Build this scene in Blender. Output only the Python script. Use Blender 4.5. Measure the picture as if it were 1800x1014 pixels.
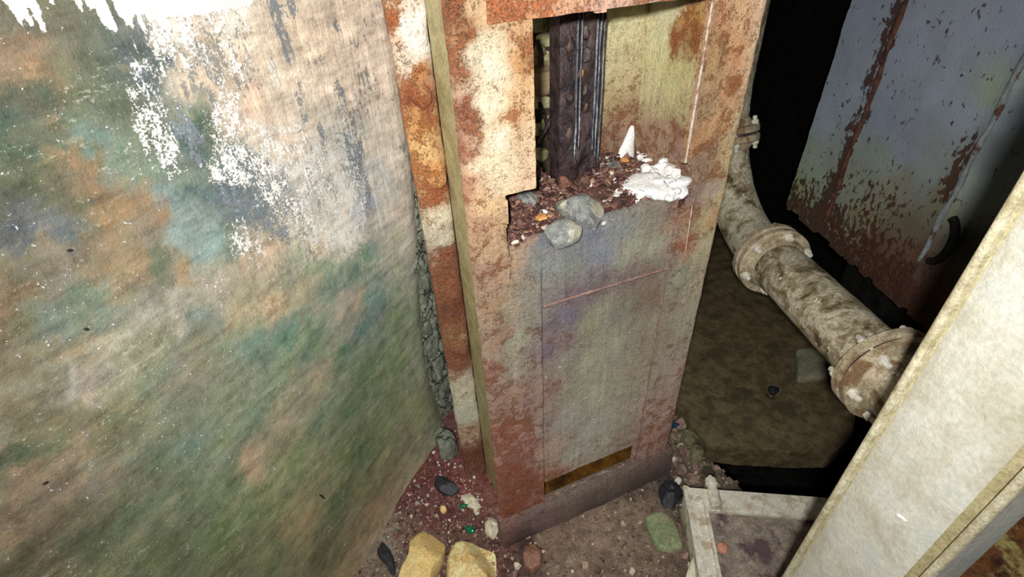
import bpy, bmesh, math, random
import numpy as np
from mathutils import Matrix, Vector

# ------------------------------------------------------------------ camera, light, exposure
for o in list(bpy.data.objects):
    bpy.data.objects.remove(o)
scene = bpy.context.scene
COL = scene.collection

cam_data = bpy.data.cameras.new('camera')
cam_data.sensor_width = 36.0
cam_data.lens = 18.0
cam_data.clip_start = 0.02
cam = bpy.data.objects.new('camera', cam_data)
COL.objects.link(cam)
cam.matrix_world = Matrix((
    (0.91743, 0.27302, -0.28945, 0.0),
    (-0.39519, 0.54060, -0.74268, 0.0),
    (-0.04630, 0.79575, 0.60386, 1.5),
    (0, 0, 0, 1)))
scene.camera = cam

world = bpy.data.worlds.new('world')
scene.world = world
world.use_nodes = True
world.node_tree.nodes['Background'].inputs[0].default_value = (0.9, 0.95, 1.0, 1)
world.node_tree.nodes['Background'].inputs[1].default_value = 0.012

# the photographer's hand lamp, held just behind and beside the camera
torch_data = bpy.data.lights.new('hand_lamp', 'SPOT')
torch_data.energy = 104.0
torch_data.spot_size = math.radians(140)
torch_data.spot_blend = 1.0
torch_data.shadow_soft_size = 0.02
torch_data.color = (1.0, 0.985, 0.95)
torch = bpy.data.objects.new('hand_lamp', torch_data)
COL.objects.link(torch)
torch.location = (-0.095, -0.088, 1.593)
torch.rotation_euler = Vector((0.2577, 0.8014, -0.5397)).to_track_quat('-Z', 'Y').to_euler()

vs = scene.view_settings
vs.view_transform = 'Standard'
vs.look = 'None'
vs.exposure = 0.0
vs.gamma = 1.0
vs.use_curve_mapping = False

# ------------------------------------------------------------------ surveyed data (metres, linear colour)
WALL_COLOURS = [(-0.304,1.386,0.17,0.128,0.079),(-0.329,1.331,0.08,0.097,0.063),(-0.257,1.382,0.152,0.144,0.1),(-0.3,1.384,0.241,0.14,0.081),(-0.3,1.361,0.167,0.116,0.071),(-0.224,1.394,0.12,0.125,0.09),(-0.201,1.37,0.089,0.11,0.086),(-0.187,1.353,0.082,0.113,0.105),(-0.261,1.351,0.085,0.096,0.058),(-0.313,1.339,0.105,0.092,0.055),(-0.333,1.345,0.093,0.078,0.047),(-0.287,1.317,0.075,0.099,0.071),(-0.29,1.429,0.114,0.109,0.074),(-0.242,1.422,0.118,0.113,0.076),(-0.228,1.321,0.102,0.118,0.088),(-0.19,1.317,0.092,0.127,0.142),(-0.177,1.357,0.099,0.127,0.144),(-0.355,1.307,0.056,0.09,0.065),(-0.331,1.284,0.056,0.092,0.069),(-0.38,1.262,0.059,0.068,0.038),(-0.337,1.25,0.101,0.095,0.054),(-0.361,1.253,0.071,0.081,0.045),(-0.296,1.263,0.17,0.136,0.079),(-0.307,1.228,0.219,0.14,0.077),(-0.303,1.25,0.246,0.156,0.087),(-0.303,1.193,0.251,0.157,0.087),(-0.266,1.178,0.268,0.181,0.104),(-0.276,1.285,0.125,0.174,0.166),(-0.262,1.257,0.159,0.206,0.18),(-0.249,1.235,0.139,0.178,0.148),(-0.217,1.213,0.156,0.203,0.164),(-0.198,1.177,0.117,0.169,0.164),(-0.168,1.154,0.12,0.178,0.183),(-0.124,1.154,0.112,0.158,0.177),(-0.395,1.225,0.048,0.059,0.071),(-0.395,1.194,0.07,0.077,0.087),(-0.354,1.219,0.111,0.121,0.127),(-0.359,1.198,0.096,0.118,0.126),(-0.338,1.186,0.155,0.128,0.087),(-0.382,1.169,0.163,0.133,0.09),(-0.415,1.181,0.113,0.105,0.063),(-0.433,1.16,0.129,0.097,0.053),(-0.452,1.148,0.185,0.119,0.07),(-0.315,1.155,0.243,0.172,0.102),(-0.308,1.123,0.266,0.192,0.114),(-0.338,1.113,0.243,0.168,0.104),(-0.3,1.088,0.125,0.145,0.091),(-0.259,1.055,0.331,0.225,0.126),(-0.24,1.132,0.225,0.295,0.278),(-0.233,1.087,0.202,0.29,0.275),(-0.2,1.088,0.242,0.342,0.313),(-0.221,1.17,0.191,0.255,0.242),(-0.195,1.256,0.079,0.115,0.087),(-0.144,1.246,0.084,0.128,0.097),(-0.141,1.209,0.088,0.144,0.122),(-0.166,1.279,0.232,0.245,0.207),(-0.131,1.347,0.581,0.505,0.408),(-0.076,1.365,0.612,0.516,0.4),(-0.043,1.327,0.676,0.569,0.448),(0.009,1.315,0.76,0.652,0.52),(-0.079,1.251,0.631,0.508,0.395),(-0.031,1.254,0.668,0.518,0.411),(-0.107,1.302,0.62,0.536,0.431),(0.06,1.285,0.775,0.674,0.554),(0.16,1.32,0.801,0.665,0.523),(0.252,1.302,0.935,0.784,0.629),(0.36,1.282,0.982,0.814,0.678),(0.187,1.222,0.834,0.699,0.572),(0.29,1.194,0.904,0.76,0.623),(0.35,1.113,1.008,0.882,0.734),(0.232,1.088,0.835,0.741,0.615),(0.31,0.987,0.986,0.892,0.761),(0.182,1.001,0.853,0.781,0.663),(0.276,0.879,0.951,0.833,0.706),(0.303,0.796,0.868,0.77,0.627),(0.068,1.091,0.632,0.604,0.561),(0.006,1.162,0.756,0.625,0.505),(-0.044,1.139,0.798,0.757,0.685),(-0.057,1.196,0.721,0.662,0.56),(-0.105,1.4,0.753,0.709,0.609),(-0.01,1.396,0.943,0.89,0.792),(0.237,1.355,0.927,0.77,0.606),(0.379,1.339,1.008,0.836,0.696),(-0.097,1.162,0.163,0.199,0.215),(-0.078,1.122,0.142,0.2,0.222),(-0.049,1.097,0.241,0.291,0.312),(0.015,1.114,0.701,0.667,0.613),(0.024,1.062,0.476,0.504,0.514),(0.035,1.006,0.676,0.653,0.602),(0.094,0.975,0.85,0.795,0.704),(0.18,1.107,0.532,0.605,0.588),(0.177,1.044,0.433,0.509,0.565),(0.173,0.977,0.441,0.519,0.627),(0.115,1.032,0.889,0.839,0.772),(-0.133,1.084,0.125,0.195,0.175),(-0.169,1.059,0.15,0.197,0.144),(-0.115,1.039,0.457,0.404,0.307),(-0.051,1.027,0.513,0.485,0.408),(-0.096,0.991,0.5,0.391,0.293),(-0.149,1.023,0.443,0.357,0.265),(-0.049,0.961,0.371,0.394,0.321),(0.008,0.94,0.657,0.581,0.468),(0.096,0.931,0.898,0.84,0.759),(-0.01,0.894,0.25,0.295,0.222),(0.128,0.851,0.253,0.358,0.273),(0.08,0.834,0.197,0.278,0.236),(0.219,0.777,0.558,0.558,0.433),(0.271,0.688,0.452,0.468,0.348),(-0.216,1.008,0.402,0.359,0.279),(-0.198,0.944,0.427,0.348,0.241),(-0.132,0.908,0.486,0.373,0.251),(-0.051,0.878,0.398,0.356,0.248),(0.009,0.851,0.211,0.272,0.233),(0.053,0.761,0.431,0.35,0.288),(0.126,0.716,0.189,0.291,0.271),(0.064,0.672,0.137,0.222,0.191),(0.191,0.607,0.277,0.337,0.21),(0.236,0.572,0.352,0.393,0.261),(0.253,0.422,0.425,0.449,0.313),(-0.357,1.077,0.191,0.204,0.17),(-0.389,1.091,0.162,0.195,0.162),(-0.415,1.11,0.118,0.154,0.12),(-0.434,1.125,0.129,0.129,0.073),(-0.458,1.126,0.125,0.098,0.056),(-0.338,1.03,0.302,0.291,0.229),(-0.305,1.003,0.377,0.35,0.287),(-0.361,1.038,0.356,0.331,0.275),(-0.396,1.034,0.251,0.236,0.183),(-0.427,1.062,0.186,0.163,0.104),(-0.463,1.073,0.15,0.122,0.071),(-0.487,1.076,0.121,0.106,0.06),(-0.45,1.007,0.307,0.285,0.238),(-0.438,0.972,0.318,0.265,0.209),(-0.46,1.029,0.171,0.171,0.117),(-0.39,0.983,0.302,0.285,0.227),(-0.369,0.988,0.244,0.228,0.168),(-0.307,0.957,0.199,0.214,0.157),(-0.259,0.967,0.17,0.215,0.183),(-0.309,0.933,0.217,0.2,0.137),(-0.361,0.931,0.177,0.202,0.152),(-0.243,0.901,0.213,0.243,0.187),(-0.196,0.86,0.161,0.235,0.179),(-0.138,0.825,0.146,0.233,0.189),(-0.077,0.773,0.181,0.26,0.179),(-0.021,0.672,0.125,0.201,0.139),(0.045,0.55,0.138,0.207,0.125),(0.143,0.455,0.265,0.322,0.173),(-0.1,0.672,0.377,0.311,0.221),(-0.168,0.756,0.215,0.281,0.185),(-0.501,1.006,0.145,0.121,0.068),(-0.479,0.969,0.135,0.124,0.072),(-0.454,0.927,0.146,0.146,0.095),(-0.418,0.912,0.203,0.178,0.118),(-0.375,0.864,0.173,0.191,0.134),(-0.452,0.899,0.139,0.142,0.094),(-0.49,0.906,0.206,0.163,0.105),(-0.512,0.935,0.094,0.111,0.065),(-0.544,0.965,0.074,0.095,0.052),(-0.557,0.919,0.172,0.123,0.079),(-0.524,0.872,0.191,0.145,0.095),(-0.483,0.841,0.169,0.145,0.099),(-0.511,0.837,0.187,0.163,0.129),(-0.442,0.83,0.145,0.166,0.114),(-0.412,0.79,0.153,0.195,0.129),(-0.369,0.765,0.155,0.214,0.166),(-0.32,0.737,0.214,0.247,0.167),(-0.265,0.707,0.195,0.267,0.179),(-0.302,0.624,0.434,0.324,0.215),(-0.215,0.647,0.37,0.317,0.22),(-0.171,0.672,0.29,0.29,0.193),(-0.143,0.563,0.176,0.235,0.154),(-0.045,0.493,0.128,0.187,0.106),(0.062,0.373,0.211,0.261,0.142),(0.148,0.277,0.388,0.393,0.244),(0.172,0.136,0.421,0.421,0.28),(-0.597,0.873,0.142,0.095,0.061),(-0.592,0.819,0.116,0.09,0.054),(-0.629,0.827,0.076,0.069,0.037),(-0.559,0.823,0.123,0.116,0.067),(-0.538,0.77,0.088,0.104,0.056),(-0.495,0.747,0.107,0.132,0.077),(-0.451,0.712,0.14,0.171,0.098),(-0.402,0.672,0.166,0.206,0.121),(-0.367,0.638,0.157,0.211,0.123),(-0.492,0.631,0.119,0.136,0.067),(-0.43,0.559,0.14,0.18,0.092),(-0.361,0.527,0.169,0.218,0.119),(-0.302,0.521,0.291,0.306,0.172),(-0.243,0.5,0.223,0.275,0.15),(-0.183,0.463,0.244,0.26,0.144),(-0.123,0.405,0.176,0.219,0.115),(-0.054,0.338,0.137,0.185,0.1),(-0.22,0.372,0.251,0.257,0.144),(-0.297,0.372,0.377,0.293,0.176),(-0.262,0.364,0.369,0.288,0.175),(-0.173,0.273,0.146,0.187,0.096),(-0.374,0.357,0.173,0.205,0.106),(-0.45,0.46,0.143,0.158,0.078),(-0.253,0.181,0.164,0.164,0.09),(-0.098,0.213,0.214,0.217,0.12),(-0.039,0.154,0.284,0.259,0.163),(-0.233,0.048,0.306,0.237,0.147),(-0.153,0.06,0.379,0.279,0.191),(-0.013,0.054,0.421,0.334,0.223),(-0.059,0.093,0.421,0.288,0.188),(0.078,0.045,0.421,0.364,0.244)]
WALL_WHITE = [(-0.169,1.334,0.023),(-0.196,1.296,0.019),(-0.203,1.259,0.022),(-0.195,1.222,0.018),(-0.088,1.254,0.021),(-0.094,1.219,0.022),(-0.109,1.187,0.022),(-0.087,1.158,0.025),(-0.028,1.175,0.024),(-0.033,1.134,0.035),(-0.022,1.096,0.038),(0.045,1.113,0.037),(0.056,1.06,0.046),(0.049,0.999,0.047),(0.121,0.946,0.051),(-0.006,1.028,0.033),(0.128,1.065,0.031),(0.143,1.006,0.037),(-0.124,1.02,0.022),(-0.141,1.066,0.022),(-0.135,1.178,0.015),(-0.053,1.204,0.017),(-0.107,1.342,0.016),(-0.126,1.375,0.016),(-0.068,1.274,0.016),(0.032,1.283,0.021),(-0.03,1.307,0.018),(0.039,1.171,0.019),(-0.21,0.997,0.016),(-0.071,1.394,0.033),(-0.012,1.393,0.034),(-0.115,1.398,0.023),(0.168,1.171,0.023),(0.231,1.021,0.026),(0.277,0.957,0.035)]
WALL_BLUE = [(0.078,1.345,0.015),(0.077,1.309,0.014),(0.114,1.365,0.012),(0.073,1.376,0.015),(0.08,1.251,0.009),(0.069,1.224,0.009),(0.068,1.198,0.009),(-0.105,1.145,0.034),(-0.073,1.162,0.027),(-0.068,1.101,0.034),(-0.14,1.12,0.023),(-0.105,1.091,0.026),(-0.111,1.183,0.015),(0.097,1.161,0.011),(0.095,1.116,0.014),(0.082,1.06,0.012),(0.164,1.113,0.013),(0.164,1.063,0.016),(0.173,0.977,0.019),(0.171,1.226,0.01),(0.181,1.207,0.009),(-0.183,1.33,0.015),(-0.164,1.382,0.013),(-0.172,1.32,0.011),(-0.099,1.275,0.012),(-0.084,1.405,0.008),(-0.066,1.059,0.017),(0.177,0.989,0.013),(0.208,1.33,0.01),(-0.135,1.34,0.008),(-0.105,1.326,0.007),(-0.01,1.124,0.01),(0.064,1.139,0.009),(-0.076,1.302,0.007),(-0.181,1.267,0.01),(-0.158,1.247,0.022),(-0.151,1.222,0.017),(-0.026,1.086,0.025),(0.041,1.103,0.015),(0.047,1.039,0.021),(0.132,1.076,0.015),(0.163,1.05,0.022),(0.095,1.028,0.019),(-0.014,1.044,0.02),(-0.044,1.139,0.014),(0.193,1.09,0.017),(0.072,1.101,0.011),(0.012,0.992,0.016),(-0.056,1.017,0.015),(0.182,1.001,0.023)]
WALL_FLECK = [(-0.133,1.362,0.031),(-0.11,1.335,0.037),(-0.156,1.315,0.024),(-0.122,1.29,0.034),(-0.055,1.346,0.034),(-0.009,1.353,0.027),(-0.027,1.289,0.033),(-0.11,1.252,0.026),(-0.166,1.279,0.021),(0.046,1.316,0.023),(0.142,1.275,0.025),(0.184,1.166,0.035),(0.244,1.122,0.032),(0.264,1.235,0.024),(0.144,1.109,0.028)]
WALL_EDGE = [(1.382,0.403),(1.341,0.4),(1.275,0.394),(1.204,0.392),(1.116,0.384),(1.033,0.379),(0.959,0.375),(0.897,0.371),(0.801,0.357),(0.685,0.333),(0.579,0.309),(0.438,0.289),(0.324,0.278),(0.183,0.283),(0.03,0.298),(-0.045,0.288)]
FRONT_COLOURS = [(0.218,1.388,0.233,0.105,0.049,0.8),(0.215,1.332,0.269,0.118,0.054,0.7),(0.231,1.359,0.316,0.144,0.061,0.6),(0.254,1.384,0.519,0.347,0.197,0.3),(0.258,1.341,0.66,0.566,0.404,0.1),(0.268,1.31,0.771,0.674,0.491,0.05),(0.273,1.261,0.792,0.666,0.478,0.05),(0.279,1.199,0.834,0.729,0.532,0.05),(0.246,1.158,0.8,0.627,0.427,0.1),(0.306,1.35,0.554,0.319,0.157,0.5),(0.317,1.311,0.474,0.246,0.101,0.6),(0.32,1.27,0.624,0.385,0.199,0.4),(0.304,1.23,0.581,0.331,0.163,0.5),(0.322,1.19,0.728,0.515,0.317,0.3),(0.326,1.14,0.796,0.548,0.352,0.25),(0.285,1.139,0.813,0.653,0.433,0.15),(0.223,1.253,0.292,0.123,0.075,0.7),(0.222,1.201,0.347,0.159,0.094,0.6),(0.225,1.133,0.443,0.216,0.13,0.5),(0.227,1.058,0.398,0.229,0.138,0.4),(0.251,1.096,0.66,0.434,0.234,0.3),(0.263,1.049,0.545,0.357,0.2,0.35),(0.254,0.992,0.465,0.305,0.181,0.4),(0.263,0.952,0.438,0.287,0.181,0.4),(0.23,0.962,0.333,0.186,0.123,0.5),(0.246,0.876,0.379,0.237,0.141,0.4),(0.269,0.868,0.392,0.323,0.218,0.2),(0.306,0.883,0.311,0.282,0.222,0.15),(0.317,0.82,0.33,0.301,0.239,0.25),(0.283,0.771,0.376,0.358,0.259,0.15),(0.252,0.784,0.368,0.221,0.152,0.4),(0.32,0.688,0.35,0.277,0.219,0.4),(0.272,0.692,0.414,0.367,0.275,0.25),(0.233,0.692,0.343,0.181,0.132,0.6),(0.268,0.602,0.438,0.271,0.198,0.5),(0.309,0.541,0.419,0.268,0.218,0.5),(0.247,0.49,0.425,0.192,0.139,0.75),(0.297,0.416,0.493,0.259,0.208,0.6),(0.254,0.321,0.452,0.198,0.147,0.85),(0.3,0.238,0.408,0.18,0.139,0.85),(0.246,0.163,0.444,0.192,0.145,0.9),(0.293,0.993,0.448,0.306,0.213,0.4),(0.311,1.012,0.437,0.283,0.19,0.4),(0.357,0.986,0.207,0.218,0.242,0.1),(0.404,0.985,0.209,0.215,0.24,0.1),(0.455,0.971,0.203,0.212,0.258,0.1),(0.518,0.978,0.273,0.285,0.277,0.1),(0.597,0.983,0.301,0.265,0.217,0.2),(0.651,0.995,0.313,0.186,0.153,0.5),(0.356,0.935,0.245,0.262,0.245,0.1),(0.419,0.915,0.25,0.271,0.236,0.1),(0.483,0.922,0.249,0.272,0.314,0.1),(0.551,0.915,0.376,0.38,0.283,0.1),(0.608,0.913,0.366,0.366,0.274,0.15),(0.648,0.842,0.297,0.268,0.221,0.3),(0.368,0.846,0.237,0.211,0.192,0.25),(0.421,0.835,0.196,0.138,0.154,0.35),(0.489,0.841,0.203,0.152,0.147,0.4),(0.56,0.84,0.231,0.17,0.156,0.4),(0.619,0.836,0.255,0.188,0.143,0.45),(0.382,0.78,0.193,0.167,0.191,0.3),(0.409,0.785,0.193,0.165,0.203,0.2),(0.459,0.749,0.353,0.345,0.22,0.1),(0.495,0.752,0.337,0.337,0.235,0.1),(0.54,0.752,0.295,0.275,0.22,0.2),(0.599,0.764,0.26,0.211,0.154,0.35),(0.628,0.769,0.268,0.182,0.13,0.4),(0.355,0.708,0.223,0.161,0.195,0.3),(0.389,0.727,0.27,0.185,0.18,0.45),(0.412,0.646,0.314,0.292,0.235,0.2),(0.474,0.619,0.444,0.444,0.314,0.05),(0.535,0.63,0.427,0.427,0.32,0.1),(0.581,0.648,0.394,0.36,0.27,0.2),(0.633,0.627,0.397,0.327,0.234,0.3),(0.376,0.587,0.365,0.228,0.2,0.5),(0.43,0.541,0.395,0.386,0.277,0.15),(0.497,0.486,0.523,0.518,0.38,0.1),(0.564,0.496,0.497,0.47,0.348,0.15),(0.631,0.507,0.488,0.404,0.3,0.3),(0.369,0.466,0.41,0.314,0.269,0.35),(0.417,0.44,0.467,0.446,0.38,0.15),(0.505,0.368,0.547,0.535,0.456,0.15),(0.594,0.368,0.539,0.467,0.383,0.3),(0.369,0.325,0.544,0.41,0.318,0.4),(0.439,0.282,0.594,0.555,0.467,0.25),(0.529,0.28,0.567,0.528,0.43,0.3),(0.605,0.261,0.494,0.389,0.31,0.4),(0.369,0.219,0.555,0.291,0.197,0.7),(0.681,1.331,0.647,0.346,0.176,0.5),(0.715,1.336,0.773,0.475,0.259,0.45),(0.765,1.331,0.9,0.608,0.405,0.35),(0.684,1.27,0.521,0.317,0.145,0.4),(0.732,1.273,0.707,0.345,0.163,0.5),(0.769,1.277,0.897,0.642,0.393,0.3),(0.69,1.192,0.472,0.319,0.171,0.4),(0.736,1.215,0.637,0.311,0.142,0.55),(0.771,1.229,0.835,0.57,0.363,0.4),(0.68,1.12,0.521,0.28,0.133,0.5),(0.728,1.143,0.629,0.348,0.16,0.5),(0.771,1.136,0.795,0.628,0.384,0.3),(0.691,1.072,0.329,0.213,0.149,0.5),(0.734,1.062,0.48,0.278,0.151,0.5),(0.769,1.067,0.7,0.544,0.281,0.35),(0.69,1.011,0.331,0.229,0.197,0.4),(0.735,1,0.499,0.398,0.31,0.25),(0.774,0.99,0.665,0.54,0.294,0.3),(0.678,0.962,0.427,0.233,0.145,0.6),(0.72,0.937,0.554,0.435,0.231,0.35),(0.764,0.939,0.674,0.411,0.221,0.5),(0.7,0.886,0.5,0.26,0.164,0.6),(0.749,0.871,0.565,0.513,0.32,0.25),(0.703,0.793,0.416,0.416,0.307,0.2),(0.758,0.758,0.534,0.448,0.308,0.3),(0.691,0.678,0.45,0.392,0.28,0.3),(0.746,0.657,0.497,0.465,0.344,0.25),(0.7,0.518,0.515,0.427,0.333,0.3),(0.77,0.487,0.598,0.45,0.369,0.4),(0.691,0.341,0.613,0.411,0.332,0.45),(0.776,0.296,0.637,0.433,0.367,0.5),(0.689,0.213,0.644,0.389,0.299,0.55),(0.763,0.198,0.574,0.331,0.274,0.6)]  # upper left rows brightened: the lamp's blown-out hot spot is in the colour
BASE_COLOURS = [(0.218,0.088,0.282,0.162,0.135,0.35),(0.325,0.068,0.262,0.174,0.16,0.2),(0.417,0.092,0.243,0.183,0.15,0.2),(0.532,0.103,0.235,0.178,0.139,0.2),(0.651,0.114,0.219,0.156,0.127,0.25),(0.733,0.121,0.202,0.136,0.116,0.3),(0.268,0.016,0.085,0.048,0.044,0.3),(0.5,-0.016,0.105,0.073,0.062,0.25),(0.686,-0.002,0.097,0.069,0.06,0.25)]
FLANGE_COLOURS = [(0.185,1.347,0.458,0.174,0.046,0.9),(0.218,1.343,0.983,0.913,0.813,0.05),(0.222,1.307,0.944,0.875,0.748,0.08),(0.199,1.291,0.731,0.617,0.467,0.3),(0.216,1.27,0.465,0.197,0.053,0.7),(0.203,1.223,0.421,0.158,0.059,0.8),(0.211,1.169,0.584,0.285,0.095,0.6),(0.215,1.124,0.723,0.453,0.193,0.4),(0.22,1.076,0.657,0.316,0.112,0.6),(0.219,1.026,0.487,0.182,0.068,0.8),(0.218,0.973,0.734,0.647,0.469,0.2),(0.217,0.916,0.608,0.562,0.42,0.15),(0.219,0.886,0.271,0.098,0.052,0.85),(0.218,0.824,0.29,0.137,0.07,0.85),(0.22,0.722,0.216,0.084,0.047,0.95),(0.217,0.63,0.374,0.219,0.12,0.7),(0.215,0.55,0.271,0.116,0.07,0.85),(0.219,0.439,0.657,0.609,0.445,0.2),(0.226,0.339,0.657,0.657,0.498,0.1),(0.208,0.245,0.56,0.4,0.278,0.5),(0.205,0.134,0.272,0.124,0.096,0.8)]
BACKPANEL_COLOURS = [(0.625,1.296,0.791,0.725,0.416,0.1),(0.654,1.272,0.76,0.671,0.385,0.25),(0.631,1.221,0.663,0.576,0.336,0.2),(0.663,1.182,0.632,0.518,0.29,0.3),(0.639,1.138,0.501,0.381,0.204,0.35),(0.671,1.108,0.435,0.264,0.161,0.5),(0.644,1.074,0.344,0.215,0.156,0.6)]
SIDE_COLOURS = [(0.958,1.288,0.9,0.812,0.459,0.1),(0.925,1.313,0.9,0.845,0.525,0.05),(0.882,1.318,0.9,0.845,0.525,0.05),(0.871,1.27,0.505,0.202,0.058,0.8),(0.837,1.305,0.627,0.31,0.08,0.6),(0.797,1.301,0.589,0.292,0.075,0.6),(0.821,1.274,0.403,0.171,0.049,0.75),(0.914,1.263,0.863,0.823,0.476,0.05),(0.906,1.222,0.792,0.727,0.373,0.1),(0.851,1.222,0.7,0.619,0.28,0.1),(0.858,1.177,0.708,0.658,0.324,0.05),(0.811,1.2,0.657,0.552,0.281,0.1),(0.935,1.17,0.795,0.72,0.413,0.15),(0.906,1.13,0.619,0.525,0.299,0.2),(0.817,1.154,0.539,0.458,0.226,0.2),(0.897,1.083,0.443,0.268,0.18,0.5),(0.824,1.106,0.364,0.187,0.12,0.6),(0.909,1.039,0.474,0.288,0.195,0.5),(0.796,1.067,0.362,0.215,0.162,0.5)]
FLOOR_COLOURS = [(-0.045,0.985,0.187,0.068,0.062),(0.077,1.017,0.269,0.082,0.079),(0.152,1.005,0.272,0.096,0.089),(0.027,0.974,0.193,0.061,0.061),(0.206,0.934,0.349,0.121,0.097),(0.218,0.863,0.302,0.123,0.098),(0.071,0.87,0.18,0.063,0.06),(0.157,0.753,0.166,0.087,0.073),(-0.066,0.894,0.305,0.24,0.18),(-0.105,0.874,0.451,0.378,0.316),(-0.165,0.829,0.354,0.283,0.206),(-0.047,0.828,0.255,0.184,0.145),(0.184,0.687,0.221,0.094,0.081),(0.272,0.682,0.129,0.069,0.063),(0.237,0.645,0.155,0.096,0.081),(0.355,0.662,0.363,0.253,0.178),(0.355,0.592,0.392,0.295,0.218),(0.478,0.643,0.449,0.321,0.239),(0.526,0.566,0.42,0.316,0.234),(0.435,0.572,0.337,0.24,0.178),(0.615,0.639,0.384,0.281,0.203),(0.572,0.493,0.318,0.23,0.168),(0.658,0.702,0.215,0.154,0.118),(0.879,0.761,0.266,0.192,0.131),(0.945,0.755,0.363,0.281,0.182),(1.004,0.888,0.12,0.103,0.067),(0.766,0.673,0.057,0.053,0.044),(0.844,0.659,0.229,0.17,0.115),(0.649,0.492,0.191,0.148,0.109),(1.356,0.151,0.9,0.502,0.249),(0.892,0.511,0.095,0.073,0.046)]
TANK_A = (1.763,1.319,0.45)
TANK_D = (-0.293,-0.956,0)
TANK_COLOURS = [(0.082,1.166,0.644,0.722,0.9,0),(0.021,0.822,0.645,0.752,0.9,0),(0.116,0.949,0.652,0.757,0.9,0),(0.038,0.652,0.664,0.776,0.604,0),(0.024,0.526,0.58,0.685,0.382,0),(0.327,0.921,0.551,0.644,0.82,0),(0.327,1.086,0.647,0.724,0.9,0),(0.469,1.185,0.657,0.731,0.9,0),(0.587,1.206,0.608,0.695,0.9,0),(0.46,1.042,0.645,0.743,0.9,0),(0.374,0.793,0.537,0.647,0.59,0),(0.457,0.863,0.546,0.617,0.738,0),(0.306,0.662,0.533,0.587,0.451,0),(0.399,0.603,0.46,0.429,0.255,0),(0.459,0.735,0.496,0.48,0.352,0),(0.56,0.837,0.511,0.579,0.579,0),(0.579,1.003,0.582,0.675,0.803,0),(0.608,1.069,0.594,0.713,0.576,0),(0.69,1.039,0.34,0.409,0.472,0),(0.669,0.853,0.457,0.552,0.503,0),(0.633,0.785,0.384,0.384,0.246,0),(0.575,0.66,0.307,0.26,0.168,0),(0.488,0.546,0.257,0.149,0.095,0),(0.618,0.586,0.267,0.143,0.095,0),(0.573,0.491,0.219,0.109,0.077,0),(0.708,0.586,0.128,0.083,0.058,0),(0.688,0.465,0.087,0.066,0.053,0),(0.7,0.944,0.273,0.326,0.353,0),(0.754,0.712,0.096,0.096,0.061,0)]
OUT_YELLOW_STONE_A = [(-0.002,0.87),(0.023,0.854),(0.046,0.813),(0.048,0.772),(0.029,0.735),(-0.001,0.712),(-0.027,0.66),(-0.118,0.701),(-0.09,0.753),(-0.053,0.79),(-0.037,0.842)]
OUT_YELLOW_STONE_B = [(0.078,0.767),(0.124,0.75),(0.176,0.701),(0.155,0.646),(0.129,0.594),(0.014,0.646),(0.029,0.703),(0.05,0.745)]
OUT_BLACK_A = [(0.083,0.982),(0.103,0.975),(0.132,0.935),(0.139,0.91),(0.113,0.905),(0.084,0.923),(0.072,0.954)]
OUT_BLACK_B = [(-0.136,0.875),(-0.12,0.875),(-0.103,0.841),(-0.097,0.809),(-0.103,0.768),(-0.116,0.766),(-0.122,0.802),(-0.14,0.84)]
OUT_CREAM_A = [(0.137,0.903),(0.164,0.907),(0.177,0.88),(0.186,0.842),(0.167,0.839),(0.142,0.863)]
OUT_CREAM_B = [(0.182,0.811),(0.213,0.814),(0.22,0.787),(0.207,0.751),(0.183,0.739),(0.168,0.765)]
OUT_GREY_STONE = [(0.125,1.123),(0.16,1.133),(0.187,1.089),(0.183,1.053),(0.152,1.031),(0.121,1.046),(0.124,1.081)]
OUT_GREEN_STONE = [(0.621,0.614),(0.649,0.619),(0.683,0.609),(0.696,0.579),(0.688,0.535),(0.669,0.49),(0.628,0.495),(0.599,0.522),(0.605,0.564)]
OUT_OLIVE_STONE = [(0.724,0.586),(0.754,0.592),(0.759,0.57),(0.737,0.522),(0.711,0.521),(0.704,0.547)]
OUT_DARK_STONE = [(0.715,0.673),(0.746,0.681),(0.776,0.656),(0.774,0.625),(0.708,0.594),(0.693,0.615),(0.699,0.645)]
OUT_BROWN_LUMP = [(0.263,0.681),(0.287,0.674),(0.298,0.647),(0.279,0.613),(0.25,0.604),(0.232,0.625),(0.239,0.656)]
OUT_PALE_STONE = [(0.716,0.489),(0.699,0.445),(0.661,0.373),(0.593,0.403),(0.661,0.453)]
OUT_SLAB = [(0.961,0.732),(1.048,0.681),(1.206,0.592),(1.323,0.54),(1.43,0.564)]
OUT_SLAB_BLOCK = [(1.57,0.945),(1.692,0.892),(1.574,0.773),(1.44,0.812)]
OUT_GREY_LEDGE_A = [(0.414,0.806),(0.435,0.822),(0.466,0.82),(0.491,0.8),(0.496,0.756),(0.477,0.725),(0.447,0.7),(0.43,0.733),(0.418,0.765)]
OUT_GREY_LEDGE_B = [(0.354,0.733),(0.379,0.753),(0.414,0.759),(0.42,0.731),(0.42,0.702),(0.39,0.691),(0.356,0.692)]
OUT_WHITE_LEDGE = [(0.576,0.812),(0.619,0.826),(0.67,0.837),(0.709,0.846),(0.719,0.82),(0.71,0.775),(0.678,0.724),(0.651,0.71),(0.631,0.727),(0.606,0.758),(0.582,0.782)]
OUT_WHITE_TIP = [(0.682,0.99),(0.739,1.052),(0.8,1.102),(0.771,1.047),(0.723,0.987),(0.693,0.963)]
OUT_RUBBLE_LEFT = [(0.35,0.854),(0.381,0.866),(0.396,0.844),(0.38,0.819),(0.353,0.823)]
OUT_STEP_A = [(0.905,0.825),(0.972,0.833),(0.976,0.778),(0.912,0.758)]
OUT_STEP_B = [(0.896,0.753),(0.953,0.751),(0.925,0.702),(0.885,0.705)]
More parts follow.
